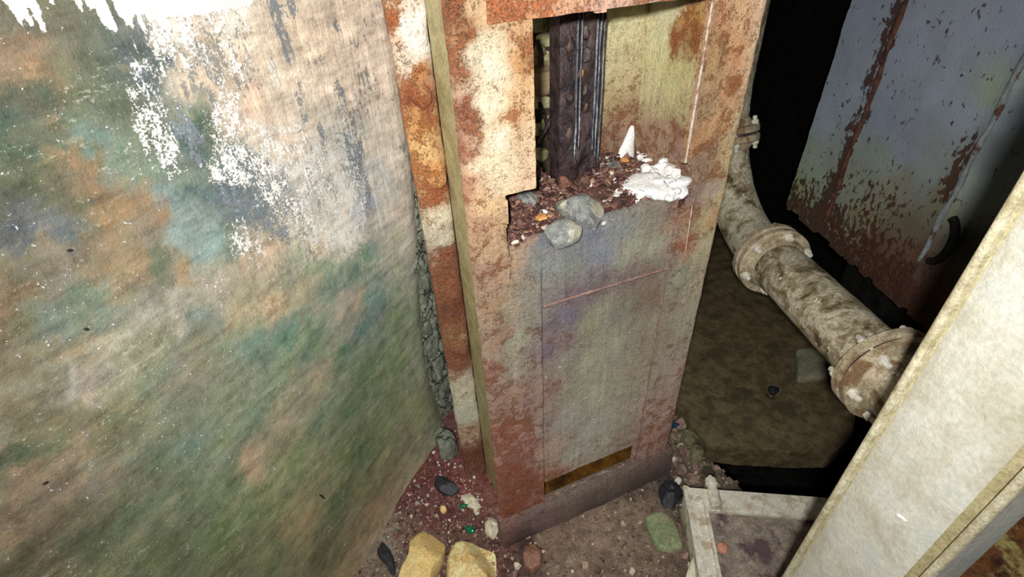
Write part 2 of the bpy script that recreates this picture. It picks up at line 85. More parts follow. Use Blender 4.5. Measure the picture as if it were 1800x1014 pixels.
OUT_YELLOW_CHIP = [(0.072,0.897),(0.086,0.895),(0.085,0.871),(0.071,0.864),(0.066,0.876)]
AT_RUBBLE = [(0.546,1.12,1.274,0.028),(0.564,1.12,1.24,0.026),(0.545,1.12,1.219,0.021),(0.564,1.12,1.196,0.018),(0.535,1.12,1.192,0.018),(0.547,1.12,1.097,0.027),(0.536,1.12,1.029,0.025),(0.57,1.12,1.044,0.02),(0.544,1.12,0.96,0.025),(0.526,1.12,0.941,0.021),(0.574,1.12,1.302,0.025),(0.53,1.12,1.14,0.019),(0.59,1.12,1.131,0.022)]
AT_BROWN_SLAB = [(0.521,1.1,1.19),(0.579,1.1,1.194),(0.58,1.1,1.121),(0.52,1.1,1.127)]
AT_KNOBS = [(0.212,0.95,1.224,0.027),(0.222,0.95,1.06,0.023),(0.226,0.95,0.861,0.023),(0.224,0.95,0.756,0.027),(0.222,0.95,0.588,0.026)]
AT_RIVETS = [(0.366,0.727,0.914),(0.654,0.727,0.961),(0.39,0.727,0.647),(0.354,0.727,0.63),(0.318,0.727,1.322),(0.794,0.727,1.056),(0.771,0.727,1.048)]
AT_BOLT_RIGHT = [(1.175,1.061,0.883)]
AT_GREEN_GLASS = [(0.135,0.862,0.02),(0.131,0.795,0.02)]
AT_BLUE_BIT = [(0.943,0.863,0.02)]
AT_CHIPS = [(0.567,0.843,1.035,0.011),(0.691,0.911,1.035,0.015),(0.707,0.891,1.035,0.013),(0.676,0.831,1.035,0.012),(0.557,0.796,1.035,0.01),(0.629,0.824,1.035,0.012),(0.484,0.701,1.035,0.009),(0.391,0.808,1.035,0.01),(0.276,0.682,1.035,0.008),(0.534,0.725,1.035,0.006),(0.513,0.832,1.035,0.008)]
AT_ORANGE_FLAKE = [(0.375,0.788,1.03,0.017),(0.504,0.694,1.03,0.012),(0.478,0.921,1.03,0.017),(0.628,0.888,1.03,0.013)]
AT_FRAME = [(0.742,0.592,0.1),(0.631,0.378,0.1),(1.073,0.403,0.1),(0.796,0.531,0.1),(0.829,0.607,0.1),(0.835,0.513,0.1),(0.756,0.503,0.1)]
AT_FRAME_RIVET = [(0.716,0.432,0.085),(0.783,0.503,0.085),(0.774,0.575,0.085)]
AT_FLOORPLATE = [(1.225,0.156,0),(1.404,0.181,0),(1.674,0.189,0),(1.438,0.059,0)]
AT_WALL_MARKS = [(-0.207,0.839,0.375),(-0.32,0.736,1.171),(-0.346,0.713,1.068),(-0.452,0.618,0.903),(-0.213,0.833,0.413)]
AT_SLAB_HOLE = [(1.332,0.82,0)]
AT_FLECK = [(0.605,0.14,0.806)]

# ------------------------------------------------------------------ numeric helpers
def lin(h):
    h = h.lstrip('#')
    v = [int(h[i:i + 2], 16) / 255 for i in (0, 2, 4)]
    return tuple(x / 12.92 if x <= .04045 else ((x + .055) / 1.055) ** 2.4 for x in v)

def _hash(ix, iy, seed):
    n = (ix * 374761393 + iy * 668265263 + seed * 974634777) & 0xFFFFFFFF
    n = ((n ^ (n >> 13)) * 1274126177) & 0xFFFFFFFF
    n = n ^ (n >> 16)
    return (n & 0xFFFF) / 65535.0

def vnoise(x, y, seed=0):
    x = np.asarray(x, float); y = np.asarray(y, float)
    ix = np.floor(x).astype(np.int64); iy = np.floor(y).astype(np.int64)
    fx = x - ix; fy = y - iy
    fx = fx * fx * (3 - 2 * fx); fy = fy * fy * (3 - 2 * fy)
    a = _hash(ix, iy, seed); b = _hash(ix + 1, iy, seed)
    c = _hash(ix, iy + 1, seed); d = _hash(ix + 1, iy + 1, seed)
    return (a + (b - a) * fx) * (1 - fy) + (c + (d - c) * fx) * fy

def fbm(x, y, seed=0, oct=4):
    s = 0; a = .5; t = 0
    for k in range(oct):
        s = s + a * vnoise(np.asarray(x) * 2 ** k, np.asarray(y) * 2 ** k, seed + 17 * k)
        t += a; a *= .5
    return s / t - .5

def idw(u, v, table, power=3.0, warp=0.0, wscale=20, seed=5):
    """colour (and more) at every (u, v) from surveyed samples"""
    u = np.asarray(u, float); v = np.asarray(v, float)
    if warp:
        du = fbm(u * wscale, v * wscale, seed, 6) * warp * 2
        dv = fbm(u * wscale, v * wscale, seed + 91, 6) * warp * 2
        du = du + fbm(u * wscale * 4, v * wscale * 4, seed + 7, 4) * warp * .7
        dv = dv + fbm(u * wscale * 4, v * wscale * 4, seed + 57, 4) * warp * .7
        u = u + du; v = v + dv
    T = np.array(table, float)
    out = np.zeros((len(u), T.shape[1] - 2))
    for i in range(0, len(u), 20000):
        d2 = (u[i:i + 20000, None] - T[None, :, 0]) ** 2 + (v[i:i + 20000, None] - T[None, :, 1]) ** 2 + 1e-5
        w = d2 ** (-power / 2)
        out[i:i + 20000] = (w @ T[:, 2:]) / w.sum(1)[:, None]
    return out

def blobs(u, v, table, sv=1.0):
    s = np.zeros(len(u))
    for a, b, r in table:
        s += np.exp(-(((u - a) / r) ** 2 + ((v - b) / (r * sv)) ** 2))
    return s

# ------------------------------------------------------------------ object helpers
def set_attr(me, name, arr):
    arr = np.asarray(arr, np.float32)
    if arr.ndim == 2:
        a = me.attributes.new(name, 'FLOAT_COLOR', 'POINT')
        c = np.ones((len(arr), 4), np.float32); c[:, :arr.shape[1]] = arr
        a.data.foreach_set('color', c.ravel())
    else:
        a = me.attributes.new(name, 'FLOAT', 'POINT')
        a.data.foreach_set('value', arr)

def link(name, me, mat, parent=None, kind=None):
    o = bpy.data.objects.new(name, me)
    COL.objects.link(o)
    if mat: me.materials.clear(); me.materials.append(mat)
    if parent is not None:
        o.parent = parent
        p = Vector()
        q = parent
        while q is not None:
            p += q.location; q = q.parent
        o.location = -p
    if kind: o['kind'] = kind
    return o

def tag(o, label, cat, group=None, kind=None):
    o['label'] = label; o['category'] = cat
    if group: o['group'] = group
    if kind: o['kind'] = kind
    return o

def empty(name, loc, label, cat, group=None):
    o = bpy.data.objects.new(name, None)
    o.empty_display_size = .05
    COL.objects.link(o); o.location = loc
    return tag(o, label, cat, group)

def rebase(o, loc):
    """put a mesh object's origin at loc without moving the mesh"""
    loc = Vector(loc)
    o.data.transform(Matrix.Translation(-loc)); o.location = o.location + loc
    return o

def mesh_from(name, verts, faces, smooth=None):
    me = bpy.data.meshes.new(name)
    me.from_pydata([tuple(v) for v in verts], [], faces)
    me.update()
    if smooth is not None:
        if smooth >= 180:
            me.polygons.foreach_set('use_smooth', [True] * len(me.polygons))
        else:
            me.polygons.foreach_set('use_smooth', [True] * len(me.polygons))
            try: me.set_sharp_from_angle(angle=math.radians(smooth))
            except Exception: pass
    return me

def lines(a, b, step, *extra):
    n = max(1, int(round((b - a) / step)))
    L = sorted(set([round(a + (b - a) * i / n, 5) for i in range(n + 1)] + [round(e, 5) for e in extra if a < e < b]))
    out = [L[0]]
    for x in L[1:]:
        if x - out[-1] < step * .3 and x not in [round(e, 5) for e in extra] and x != L[-1]:
            continue
        out.append(x)
    return out

def grid_solid(name, us, vs_, O, U, V, N, thick, inside=None, depth=None, jit=0.0, seed=1, shift=None, snap=None):
    """A slab on a fine grid: front face displaced by depth(u, v) along N, flat back, closed rims.
    Returns mesh, u, v (per vertex)."""
    us = np.array(us); vs_ = np.array(vs_)
    nu, nv = len(us), len(vs_)
    uc = (us[:-1] + us[1:]) / 2; vc = (vs_[:-1] + vs_[1:]) / 2
    UC, VC = np.meshgrid(uc, vc, indexing='ij')
    keep = np.ones(UC.shape, bool) if inside is None else inside(UC, VC)
    UU, VV = np.meshgrid(us, vs_, indexing='ij')
    uu = UU.ravel().copy(); vv = VV.ravel().copy()
    if jit or snap is not None:
        K = np.zeros((nu + 1, nv + 1), bool); K[1:-1, 1:-1] = keep
        full = K[:-1, :-1] & K[1:, :-1] & K[:-1, 1:] & K[1:, 1:]
        rim = ~full.ravel()
        if snap is not None:
            S = np.array(snap, float); best = np.full(len(uu), 1e9); su = uu.copy(); sv = vv.copy()
            for i in range(len(S)):
                A, B = S[i], S[(i + 1) % len(S)]; D_ = B - A
                t_ = np.clip(((uu - A[0]) * D_[0] + (vv - A[1]) * D_[1]) / (D_ @ D_), 0, 1)
                px, py = A[0] + t_ * D_[0], A[1] + t_ * D_[1]; dq = (px - uu) ** 2 + (py - vv) ** 2
                m_ = dq < best; best[m_] = dq[m_]; su[m_] = px[m_]; sv[m_] = py[m_]
            near = rim & (best < .0009)
            uu = np.where(near, su, uu); vv = np.where(near, sv, vv)
        uu = uu + np.where(rim, fbm(uu * 60, vv * 60, seed) * jit * 2, 0)
        vv = vv + np.where(rim, fbm(uu * 60, vv * 60, seed + 33) * jit * 2, 0)
    if shift is not None:
        uu, vv = shift(uu, vv)
    dd = depth(uu, vv) if depth is not None else np.zeros(len(uu))
    O, U, V, N = [np.array(a, float) for a in (O, U, V, N)]
    F = O + uu[:, None] * U + vv[:, None] * V + dd[:, None] * N
    B = O + uu[:, None] * U + vv[:, None] * V - thick * N
    verts = np.concatenate([F, B]); M = nu * nv
    flip = np.dot(np.cross(U, V), N) < 0
    ii, jj = np.nonzero(keep)
    a = ii * nv + jj; b = a + nv; c = b + 1; d = a + 1
    kp = np.zeros((nu + 1, nv + 1), bool); kp[1:-1, 1:-1] = keep
    parts = [np.stack([a, b, c, d], 1), np.stack([a + M, d + M, c + M, b + M], 1)]
    for m_, q in ((~kp[ii + 1, jj], (a, a + M, b + M, b)), (~kp[ii + 1, jj + 2], (d, c, c + M, d + M)),
                  (~kp[ii, jj + 1], (a, d, d + M, a + M)), (~kp[ii + 2, jj + 1], (b, b + M, c + M, c))):
        parts.append(np.stack(q, 1)[m_])
    faces = np.concatenate(parts)
    if flip: faces = faces[:, ::-1]
    used = np.unique(faces)
    remap = -np.ones(len(verts), int); remap[used] = np.arange(len(used))
    faces = remap[faces].tolist()
    me = mesh_from(name, verts[used], faces, 40)
    uv = np.concatenate([uu, uu])[used], np.concatenate([vv, vv])[used]
    return me, uv[0], uv[1]

def box_mesh(name, lo, hi, bevel=0.0):
    bm = bmesh.new()
    bmesh.ops.create_cube(bm, size=1)
    for v in bm.verts:
        v.co = Vector([(lo[i] + hi[i]) / 2 + v.co[i] * (hi[i] - lo[i]) for i in range(3)])
    if bevel: bmesh.ops.bevel(bm, geom=bm.edges[:], offset=bevel, segments=2, affect='EDGES')
    me = bpy.data.meshes.new(name); bm.to_mesh(me); bm.free()
    return me

def obox_mesh(name, O, A, B, Cc, bevel=0.0):
    """box spanned by three edge vectors from corner O"""
    bm = bmesh.new()
    bmesh.ops.create_cube(bm, size=1)
    O, A, B, Cc = Vector(O), Vector(A), Vector(B), Vector(Cc)
    for v in bm.verts:
        v.co = O + A * (v.co.x + .5) + B * (v.co.y + .5) + Cc * (v.co.z + .5)
    if bevel: bmesh.ops.bevel(bm, geom=bm.edges[:], offset=bevel, segments=2, affect='EDGES')
    bmesh.ops.recalc_face_normals(bm, faces=bm.faces[:])
    me = bpy.data.meshes.new(name); bm.to_mesh(me); bm.free()
    return me

def tube_mesh(name, pts, rads, n=20, rough=0.0, seed=0, cap=True):
    """swept tube through pts"""
    P = [Vector(p) for p in pts]
    if not hasattr(rads, '__len__'): rads = [rads] * len(P)
    verts = []; faces = []
    up = Vector((0, 0, 1))
    prev = None
    for i, p in enumerate(P):
        t = (P[min(i + 1, len(P) - 1)] - P[max(i - 1, 0)]).normalized()
        if prev is None:
            a = t.cross(up if abs(t.z) < .9 else Vector((1, 0, 0))).normalized()
        else:
            a = (prev - t * prev.dot(t)).normalized()
        prev = a
        b = t.cross(a)
        for k in range(n):
            th = 2 * math.pi * k / n
            r = rads[i]
            if rough: r *= 1 + rough * float(fbm(np.array([i * .9 + 7]), np.array([k * .7]), seed)[0]) * 2
            verts.append(p + (a * math.cos(th) + b * math.sin(th)) * r)
    for i in range(len(P) - 1):
        for k in range(n):
            k2 = (k + 1) % n
            faces.append((i * n + k, i * n + k2, (i + 1) * n + k2, (i + 1) * n + k))
    if cap:
        faces.append(tuple(range(n - 1, -1, -1)))
        faces.append(tuple((len(P) - 1) * n + k for k in range(n)))
    return mesh_from(name, verts, faces, 50)

def ico(sub):
    bm = bmesh.new()
    bmesh.ops.create_icosphere(bm, subdivisions=sub, radius=1)
    v = np.array([q.co[:] for q in bm.verts]); f = [tuple(k.index for k in q.verts) for q in bm.faces]
    bm.free()
    return v, f
ICO2 = ico(2); ICO3 = ico(3); ICO4 = ico(4)

def rock_mesh(name, loc, dims, rotz=0, seed=0, planes=10, rough=.06, ico_=None, lumps=0.0, tilt=0.0):
    rnd = np.random.RandomState(seed)
    v, f = ico_ or ICO3
    v = v.copy()
    for k in range(planes):
        n = rnd.normal(size=3); n /= np.linalg.norm(n)
        d = rnd.uniform(.55, .85)
        h = v @ n
        v = np.where((h > d)[:, None], v - (h - d)[:, None] * n * .95, v)
    nn = fbm(v[:, 0] * 3 + v[:, 2] * 2.1 + seed, v[:, 1] * 3 - v[:, 2] * 1.7, seed, 4)
    v = v * (1 + rough * 2 * nn)[:, None]
    if lumps:
        q = np.abs(fbm(v[:, 0] * 4 + v[:, 2] * 3 + 3 * seed, v[:, 1] * 4 - v[:, 2] * 3, seed + 5, 3))
        v = v * (1 + lumps * (1 - 4 * q))[:, None]
    v = v * np.array(dims) / 2
    c, s = math.cos(tilt), math.sin(tilt)
    v = v @ np.array([[1, 0, 0], [0, c, s], [0, -s, c]])
    c, s = math.cos(rotz), math.sin(rotz)
    v = v @ np.array([[c, s, 0], [-s, c, 0], [0, 0, 1]])
    return mesh_from(name, v + np.array(loc), f, 32)

def outline_rock_mesh(name, pts, z0, h, seed=0, tilt=(0, 0), rough=.012, n=36, crown=.35, lumps=0.0, facets=0):
    """stone grown from its outline: steep sides, gently crowned uneven top"""
    P = np.array(pts, float)
    Q = np.concatenate([P, P[:1]]); seg = np.linalg.norm(np.diff(Q, axis=0), axis=1); L = np.concatenate([[0], seg.cumsum()])
    t = np.linspace(0, L[-1], n, endpoint=False)
    R_ = np.stack([np.interp(t, L, Q[:, 0]), np.interp(t, L, Q[:, 1])], 1)
    R_ = .25 * np.roll(R_, 1, 0) + .5 * R_ + .25 * np.roll(R_, -1, 0)
    c = R_.mean(0); size = np.abs(R_ - c).max()
    prof = [(.90, -.25), (1.0, .15), (1.0, .5), (.95, .78), (.86, .90), (.70, .95), (.5, .98), (.3, 1.0), (.12, 1.0)]
    verts = []; faces = []
    for sc, zz in prof:
        for k in range(n):
            x, y = c + (R_[k] - c) * sc
            z = z0 + h * zz
            if zz > .3:
                z += tilt[0] * (x - c[0]) + tilt[1] * (y - c[1])
                z += rough * 2 * float(fbm(np.array([x * 45 + seed]), np.array([y * 45]), seed, 4)[0]) * min(1, h / .02)
                if lumps: z += lumps * abs(float(fbm(np.array([x * 90 + seed]), np.array([y * 90]), seed + 3, 3)[0]))
            j = 1 + .05 * float(fbm(np.array([k * .8]), np.array([zz * 3 + seed]), seed + 9)[0])
            x, y = c + (np.array([x, y]) - c) * j
            verts.append((x, y, z))
    if facets:
        rs = np.random.RandomState(seed); V_ = np.array(verts); zt = z0 + h
        for q in range(facets):
            th = rs.uniform(0, 6.283); sl = rs.uniform(.2, 1.5)
            nn = np.array([math.cos(th) * sl, math.sin(th) * sl, 1.0]); nn /= np.linalg.norm(nn)
            p0 = np.array([c[0] + math.cos(th) * size * rs.uniform(.15, .5), c[1] + math.sin(th) * size * rs.uniform(.15, .5), zt])
            hh = (V_ - p0) @ nn
            lower = np.where(hh > 0, hh / nn[2], 0)
            V_[:, 2] -= np.minimum(lower, np.maximum(V_[:, 2] - (z0 + .15 * h), 0))
        verts = V_.tolist()
    for i in range(len(prof) - 1):
        for k in range(n):
            k2 = (k + 1) % n
            faces.append((i * n + k, i * n + k2, (i + 1) * n + k2, (i + 1) * n + k))
    m = (len(prof) - 1) * n
    area = sum(R_[k][0] * R_[(k + 1) % n][1] - R_[(k + 1) % n][0] * R_[k][1] for k in range(n))
    faces.append(tuple(m + k for k in range(n))); faces.append(tuple(range(n - 1, -1, -1)))
    if area < 0: faces = [tuple(reversed(q)) for q in faces]
    return mesh_from(name, verts, faces, 24 if facets else 38)

def chips_mesh(name, items, seed=0):
    """one mesh of many thin angular chips: items = (x, y, z, size, thick, tilt, colour)"""
    rnd = np.random.RandomState(seed)
    verts = []; faces = []; cols = []
    for (x, y, z, s, th, tilt, c) in items:
        k = rnd.randint(4, 7)
        an = np.sort(rnd.uniform(0, 2 * np.pi, k)); an = np.linspace(0, 2 * np.pi, k, endpoint=False) + rnd.uniform(-.35, .35, k)
        rr = s * rnd.uniform(.6, 1.15, k)
        p = np.stack([np.cos(an) * rr, np.sin(an) * rr * rnd.uniform(.5, 1), np.zeros(k)], 1)
        top = p * rnd.uniform(.75, .95) + [0, 0, th]
        p = np.concatenate([p, top])
        ax = rnd.normal(size=3); ax[2] *= .2; ax /= np.linalg.norm(ax)
        Rm = np.array((Matrix.Rotation(tilt * rnd.uniform(-1, 1), 3, Vector(ax)) @ Matrix.Rotation(rnd.uniform(0, 6.28), 3, 'Z')))
        p = p @ Rm.T + [x, y, z]
        b = len(verts)
        verts.extend(p.tolist()); cols.extend([c] * (2 * k))
        faces.append(tuple(b + k + i for i in range(k)))
        for i in range(k):
            j = (i + 1) % k
            faces.append((b + i, b + j, b + k + j, b + k + i))
    me = mesh_from(name, verts, faces)
    set_attr(me, 'Col', np.array(cols))
    return me

# ------------------------------------------------------------------ material helpers
class NT:
    def __init__(s, name):
        s.m = bpy.data.materials.new(name); s.m.use_nodes = True
        s.t = s.m.node_tree
        s.b = s.t.nodes['Principled BSDF']
        s.co = s.t.nodes.new('ShaderNodeTexCoord').outputs['Object']
    def put(s, sock, v):
        if isinstance(v, bpy.types.NodeSocket): s.t.links.new(v, sock)
        elif isinstance(v, (tuple, list)) and sock.type == 'RGBA' and len(v) == 3: sock.default_value = (*v, 1)
        else: sock.default_value = v
    def map(s, vec=None, scale=(1, 1, 1), rot=(0, 0, 0), loc=(0, 0, 0)):
        n = s.t.nodes.new('ShaderNodeMapping')
        s.put(n.inputs['Vector'], vec or s.co)
        n.inputs['Scale'].default_value = scale; n.inputs['Rotation'].default_value = rot; n.inputs['Location'].default_value = loc
        return n.outputs[0]
    def noise(s, scale, detail=6, rough=.6, vec=None, dist=0.0, color=False):
        n = s.t.nodes.new('ShaderNodeTexNoise')
        s.put(n.inputs['Vector'], vec or s.co)
        n.inputs['Scale'].default_value = scale; n.inputs['Detail'].default_value = detail
        n.inputs['Roughness'].default_value = rough; n.inputs['Distortion'].default_value = dist
        return n.outputs['Color' if color else 'Fac']
    def voro(s, scale, vec=None, feature='F1', rand=1.0):
        n = s.t.nodes.new('ShaderNodeTexVoronoi'); n.feature = feature
        s.put(n.inputs['Vector'], vec or s.co); n.inputs['Scale'].default_value = scale
        n.inputs['Randomness'].default_value = rand
        return n.outputs['Distance']
    def attr(s, name, fac=False):
        n = s.t.nodes.new('ShaderNodeAttribute'); n.attribute_name = name
        return n.outputs['Fac' if fac else 'Color']
    def math(s, op, a, b=0.0, clamp=False):
        n = s.t.nodes.new('ShaderNodeMath'); n.operation = op; n.use_clamp = clamp
        s.put(n.inputs[0], a); s.put(n.inputs[1], b)
        return n.outputs[0]
    def step(s, v, a, b, lo=0.0, hi=1.0):
        n = s.t.nodes.new('ShaderNodeMapRange'); n.interpolation_type = 'SMOOTHSTEP'
        s.put(n.inputs['Value'], v)
        n.inputs['From Min'].default_value = a; n.inputs['From Max'].default_value = b
        n.inputs['To Min'].default_value = lo; n.inputs['To Max'].default_value = hi
        return n.outputs[0]
    def ramp(s, v, stops):
        n = s.t.nodes.new('ShaderNodeValToRGB'); s.put(n.inputs[0], v)
        e = n.color_ramp.elements
        while len(e) < len(stops): e.new(.5)
        for k, (p, c) in zip(e, stops):
            k.position = p; k.color = (*(lin(c) if isinstance(c, str) else c), 1)
        return n.outputs[0]
    def mix(s, f, a, b, mode='MIX'):
        n = s.t.nodes.new('ShaderNodeMix'); n.data_type = 'RGBA'; n.blend_type = mode
        s.put(n.inputs[0], f); s.put(n.inputs[6], a); s.put(n.inputs[7], b)
        return n.outputs[2]
    def scale(s, col, v):
        """multiply a colour by a value socket"""
        n = s.t.nodes.new('ShaderNodeVectorMath'); n.operation = 'SCALE'
        s.put(n.inputs[0], col); s.put(n.inputs['Scale'], v)
        return n.outputs[0]
    def bump(s, h, dist=.004, strength=1.0, prev=None):
        n = s.t.nodes.new('ShaderNodeBump'); s.put(n.inputs['Height'], h)
        n.inputs['Distance'].default_value = dist; n.inputs['Strength'].default_value = strength
        if prev: s.put(n.inputs['Normal'], prev)
        return n.outputs[0]
    def done(s, col, rough=.7, normal=None, spec=.35, metal=0.0):
        s.put(s.b.inputs['Base Color'], col); s.put(s.b.inputs['Roughness'], rough)
        s.put(s.b.inputs['Specular IOR Level'], spec); s.put(s.b.inputs['Metallic'], metal)
        if normal: s.put(s.b.inputs['Normal'], normal)
        return s.m

def mat_plate():
    """old paint over rusting plate: surveyed paint colour and rust amount, streaks, pits, scabs"""
    t = NT('corroded_paint')
    col = t.attr('Col'); ru = t.attr('Rust', True)
    dev = lambda n, k: t.math('MULTIPLY', t.math('SUBTRACT', n, .5), k)
    add = lambda *a: a[0] if len(a) == 1 else t.math('ADD', a[0], add(*a[1:]))
    streak = t.noise(1, 5, .6, t.map(scale=(90, 90, 7)))
    n1 = t.noise(34, 8, .68, dist=.5); n2 = t.noise(95, 8, .72, dist=.5); n3 = t.noise(300, 5, .65); n4 = t.noise(170, 6, .7, vec=t.map(loc=(2, 7, 4)))
    base = t.scale(col, t.math('MAXIMUM', add(1.0, dev(streak, .8), dev(n2, .7), dev(n3, .5)), .12))
    # rust scabs
    q = add(ru, dev(n1, 2.6), dev(n2, 1.7), dev(n3, .7))
    mask = t.step(q, .56, .70)
    tone = t.ramp(add(n4, dev(n3, .8)), [(.34, (.22, .11, .08)), (.45, (.60, .36, .25)), (.56, (.98, .66, .42)), (.68, (1.3, 1.0, .72))])
    rust = t.scale(t.mix(1.0, t.mix(.75, (.36, .23, .16), col), tone, 'MULTIPLY'), t.math('MAXIMUM', add(1.22, dev(n3, 1.6)), .2))
    c = t.mix(t.math('MULTIPLY', mask, .9), base, rust)
    # dark purple heart of the deepest scabs
    c = t.mix(t.math('MULTIPLY', t.step(add(q, dev(n4, 1.5)), 1.0, 1.3), .5), c, (.13, .06, .05))
    # pits, dark and gathered where it rusts
    pits = t.step(add(n3, dev(n4, .9), dev(n1, .5)), .60, .64)
    pits = t.math('MULTIPLY', pits, t.math('ADD', .22, t.math('MULTIPLY', ru, 1.1), True))
    c = t.mix(t.math('MULTIPLY', pits, .85), c, (.09, .04, .028))
    # pale blisters
    bl = t.step(t.noise(230, 4, .6, dist=.9), .60, .66)
    c = t.mix(t.math('MULTIPLY', bl, .4), c, t.mix(.5, (.85, .78, .66), t.scale(col, 1.5)))
    h = add(t.math('MULTIPLY', n2, .8), t.math('MULTIPLY', mask, .35), t.math('MULTIPLY', n3, .5), t.math('MULTIPLY', pits, -.6), t.math('MULTIPLY', bl, .3))
    return t.done(c, t.step(n2, .3, .7, .42, .75), t.bump(h, .008, .9), .45)

def mat_wall():
    t = NT('mouldy_plaster')
    dev = lambda n, k: t.math('MULTIPLY', t.math('SUBTRACT', n, .5), k)
    add = lambda *a: a[0] if len(a) == 1 else t.math('ADD', a[0], add(*a[1:]))
    col = t.attr('Col'); wh = t.attr('White', True); bl = t.attr('Blue', True); pl_ = t.attr('Pale', True)
    # turn so that x runs along the wall
    vec = t.map(rot=(0, 0, -math.atan2(.670, .742)))
    sm = t.noise(1, 6, .62, t.map(vec, scale=(14, 14, 55), rot=(0, .95, 0)))
    dr = t.noise(1, 7, .68, t.map(vec, scale=(120, 120, 30)))
    dl = t.noise(1, 5, .6, t.map(vec, scale=(70, 70, 6)))
    fine = t.noise(190, 7, .72); fin2 = t.noise(310, 5, .7); mid = t.noise(38, 8, .68, dist=.6); gr = t.noise(520, 3, .6); big = t.noise(8, 6, .6)
    v = add(1.0, dev(sm, 1.6), dev(mid, 1.2), dev(fine, .85), dev(gr, .5), t.math('MULTIPLY', dev(dl, .9), pl_))
    c = t.scale(col, t.math('MAXIMUM', v, .15))
    # olive and ochre drift
    inv = t.math('SUBTRACT', 1.0, pl_, True)
    c = t.mix(t.math('MULTIPLY', t.math('MULTIPLY', t.step(big, .44, .62), inv), .6), c, t.mix(1.0, c, (.98, 1.05, .82), 'MULTIPLY'))
    c = t.mix(pl_, c, t.mix(1.0, c, (1.05, 1.0, .95), 'MULTIPLY'))
    oc = t.step(add(t.noise(15, 8, .7, vec=t.map(loc=(3, 1, 7))), dev(sm, .9), dev(fine, .6)), .60, .68)
    c = t.mix(t.math('MULTIPLY', t.math('MULTIPLY', oc, inv), .42), c, t.mix(.45, c, (.46, .32, .18)))
    # dark algae clouds
    al = t.step(add(t.noise(19, 8, .7, vec=t.map(loc=(8, 5, 2))), dev(sm, .8), dev(fine, .7)), .56, .66)
    c = t.mix(t.math('MULTIPLY', t.math('MULTIPLY', al, inv), .34), c, t.mix(.35, t.scale(c, .45), (.06, .085, .05)))
    # chalky scuffs dragged across it
    sc = t.step(add(t.noise(1, 7, .7, t.map(vec, scale=(30, 30, 130), rot=(0, .95, 0))), dev(fine, .9), dev(big, .6)), .66, .76)
    c = t.mix(t.math('MULTIPLY', sc, .35), c, (.60, .58, .50))
    # dark flecks in the pale plaster
    df = t.step(add(t.math('MULTIPLY', dr, .6), t.math('MULTIPLY', t.noise(105, 6, .7), .6), dev(big, .5), t.math('MULTIPLY', t.attr('Fleck', True), .085)), .70, .725)
    c = t.mix(t.math('MULTIPLY', t.math('MULTIPLY', df, pl_), .8), c, (.20, .205, .20))
    # blue-grey old paint left in runs
    b = t.step(add(bl, dev(dr, 2.2), dev(fine, 2.6), dev(mid, 1.6)), .52, .62)
    c = t.mix(t.math('MULTIPLY', b, .88), c, t.mix(fine, (.09, .12, .15), (.26, .30, .34)))
    # white distemper flakes
    w = t.step(add(wh, dev(dr, 2.0), dev(fine, 2.2), dev(fin2, 2.4), dev(mid, 2.0)), .62, .72)
    c = t.mix(t.math('MULTIPLY', w, .94), c, (.88, .86, .81))
    # tiny pale specks everywhere
    sp = t.step(t.noise(210, 2, .4), .74, .77)
    c = t.mix(t.math('MULTIPLY', sp, .7), c, (.85, .84, .76))
    h = add(t.math('MULTIPLY', fine, .5), t.math('MULTIPLY', w, .35), t.math('MULTIPLY', dr, .35), t.math('MULTIPLY', b, -.3), t.math('MULTIPLY', gr, .2), t.math('MULTIPLY', t.math('MULTIPLY', dl, pl_), .5))
    return t.done(c, t.step(mid, .3, .7, .42, .75), t.bump(h, .005, .8), .4)

def mat_rock(name, c1, c2, c3=None, scale=40, bump=.004, rough=.8, spec=.3):
    t = NT(name)
    n = t.noise(scale, 8, .68, dist=.3); f = t.noise(scale * 6, 5, .7)
    c = t.ramp(n, [(.34, c1), (.62, c2)])
    if c3: c = t.mix(t.step(t.noise(scale * .45, 6, .6, vec=t.map(loc=(5, 2, 9))), .52, .62), c, lin(c3) if isinstance(c3, str) else c3)
    c = t.scale(c, t.step(f, .25, .75, .65, 1.25))
    return t.done(c, rough, t.bump(t.math('ADD', n, t.math('MULTIPLY', f, .5)), bump, .8), spec)

def mat_chips(name, rough=.6, spec=.5):
    t = NT(name)
    f = t.noise(220, 5, .7)
    c = t.scale(t.attr('Col'), t.step(f, .25, .75, .55, 1.4))
    return t.done(c, rough, t.bump(f, .003, .8), spec)

def mat_ground():
    t = NT('dirt_floor')
    dev = lambda n, k: t.math('MULTIPLY', t.math('SUBTRACT', n, .5), k)
    add = lambda *a: a[0] if len(a) == 1 else t.math('ADD', a[0], add(*a[1:]))
    col = t.attr('Col')
    n = t.noise(38, 9, .72, dist=.6); f = t.noise(210, 7, .72); b = t.noise(16, 6, .6); v = t.voro(120)
    c = t.scale(col, t.math('MAXIMUM', add(.95, dev(n, 2.2), dev(f, 1.6), dev(b, .8)), .1))
    c = t.mix(t.math('MULTIPLY', t.step(add(n, dev(f, .8), dev(b, .6)), .57, .66), .7), c, t.mix(.5, t.scale(col, 1.3), (.46, .38, .27)))
    c = t.mix(t.math('MULTIPLY', t.step(add(t.noise(60, 7, .7, vec=t.map(loc=(4, 9, 1))), dev(f, .7)), .57, .65), .85), c, (.035, .02, .017))
    c = t.mix(t.math('MULTIPLY', t.step(t.noise(300, 2, .5), .68, .72), .6), c, (.7, .66, .6))
    return t.done(c, t.step(n, .35, .65, .3, .8), t.bump(add(t.math('MULTIPLY', n, 1.2), f, t.math('MULTIPLY', v, .3)), .011, 1.0), .5)

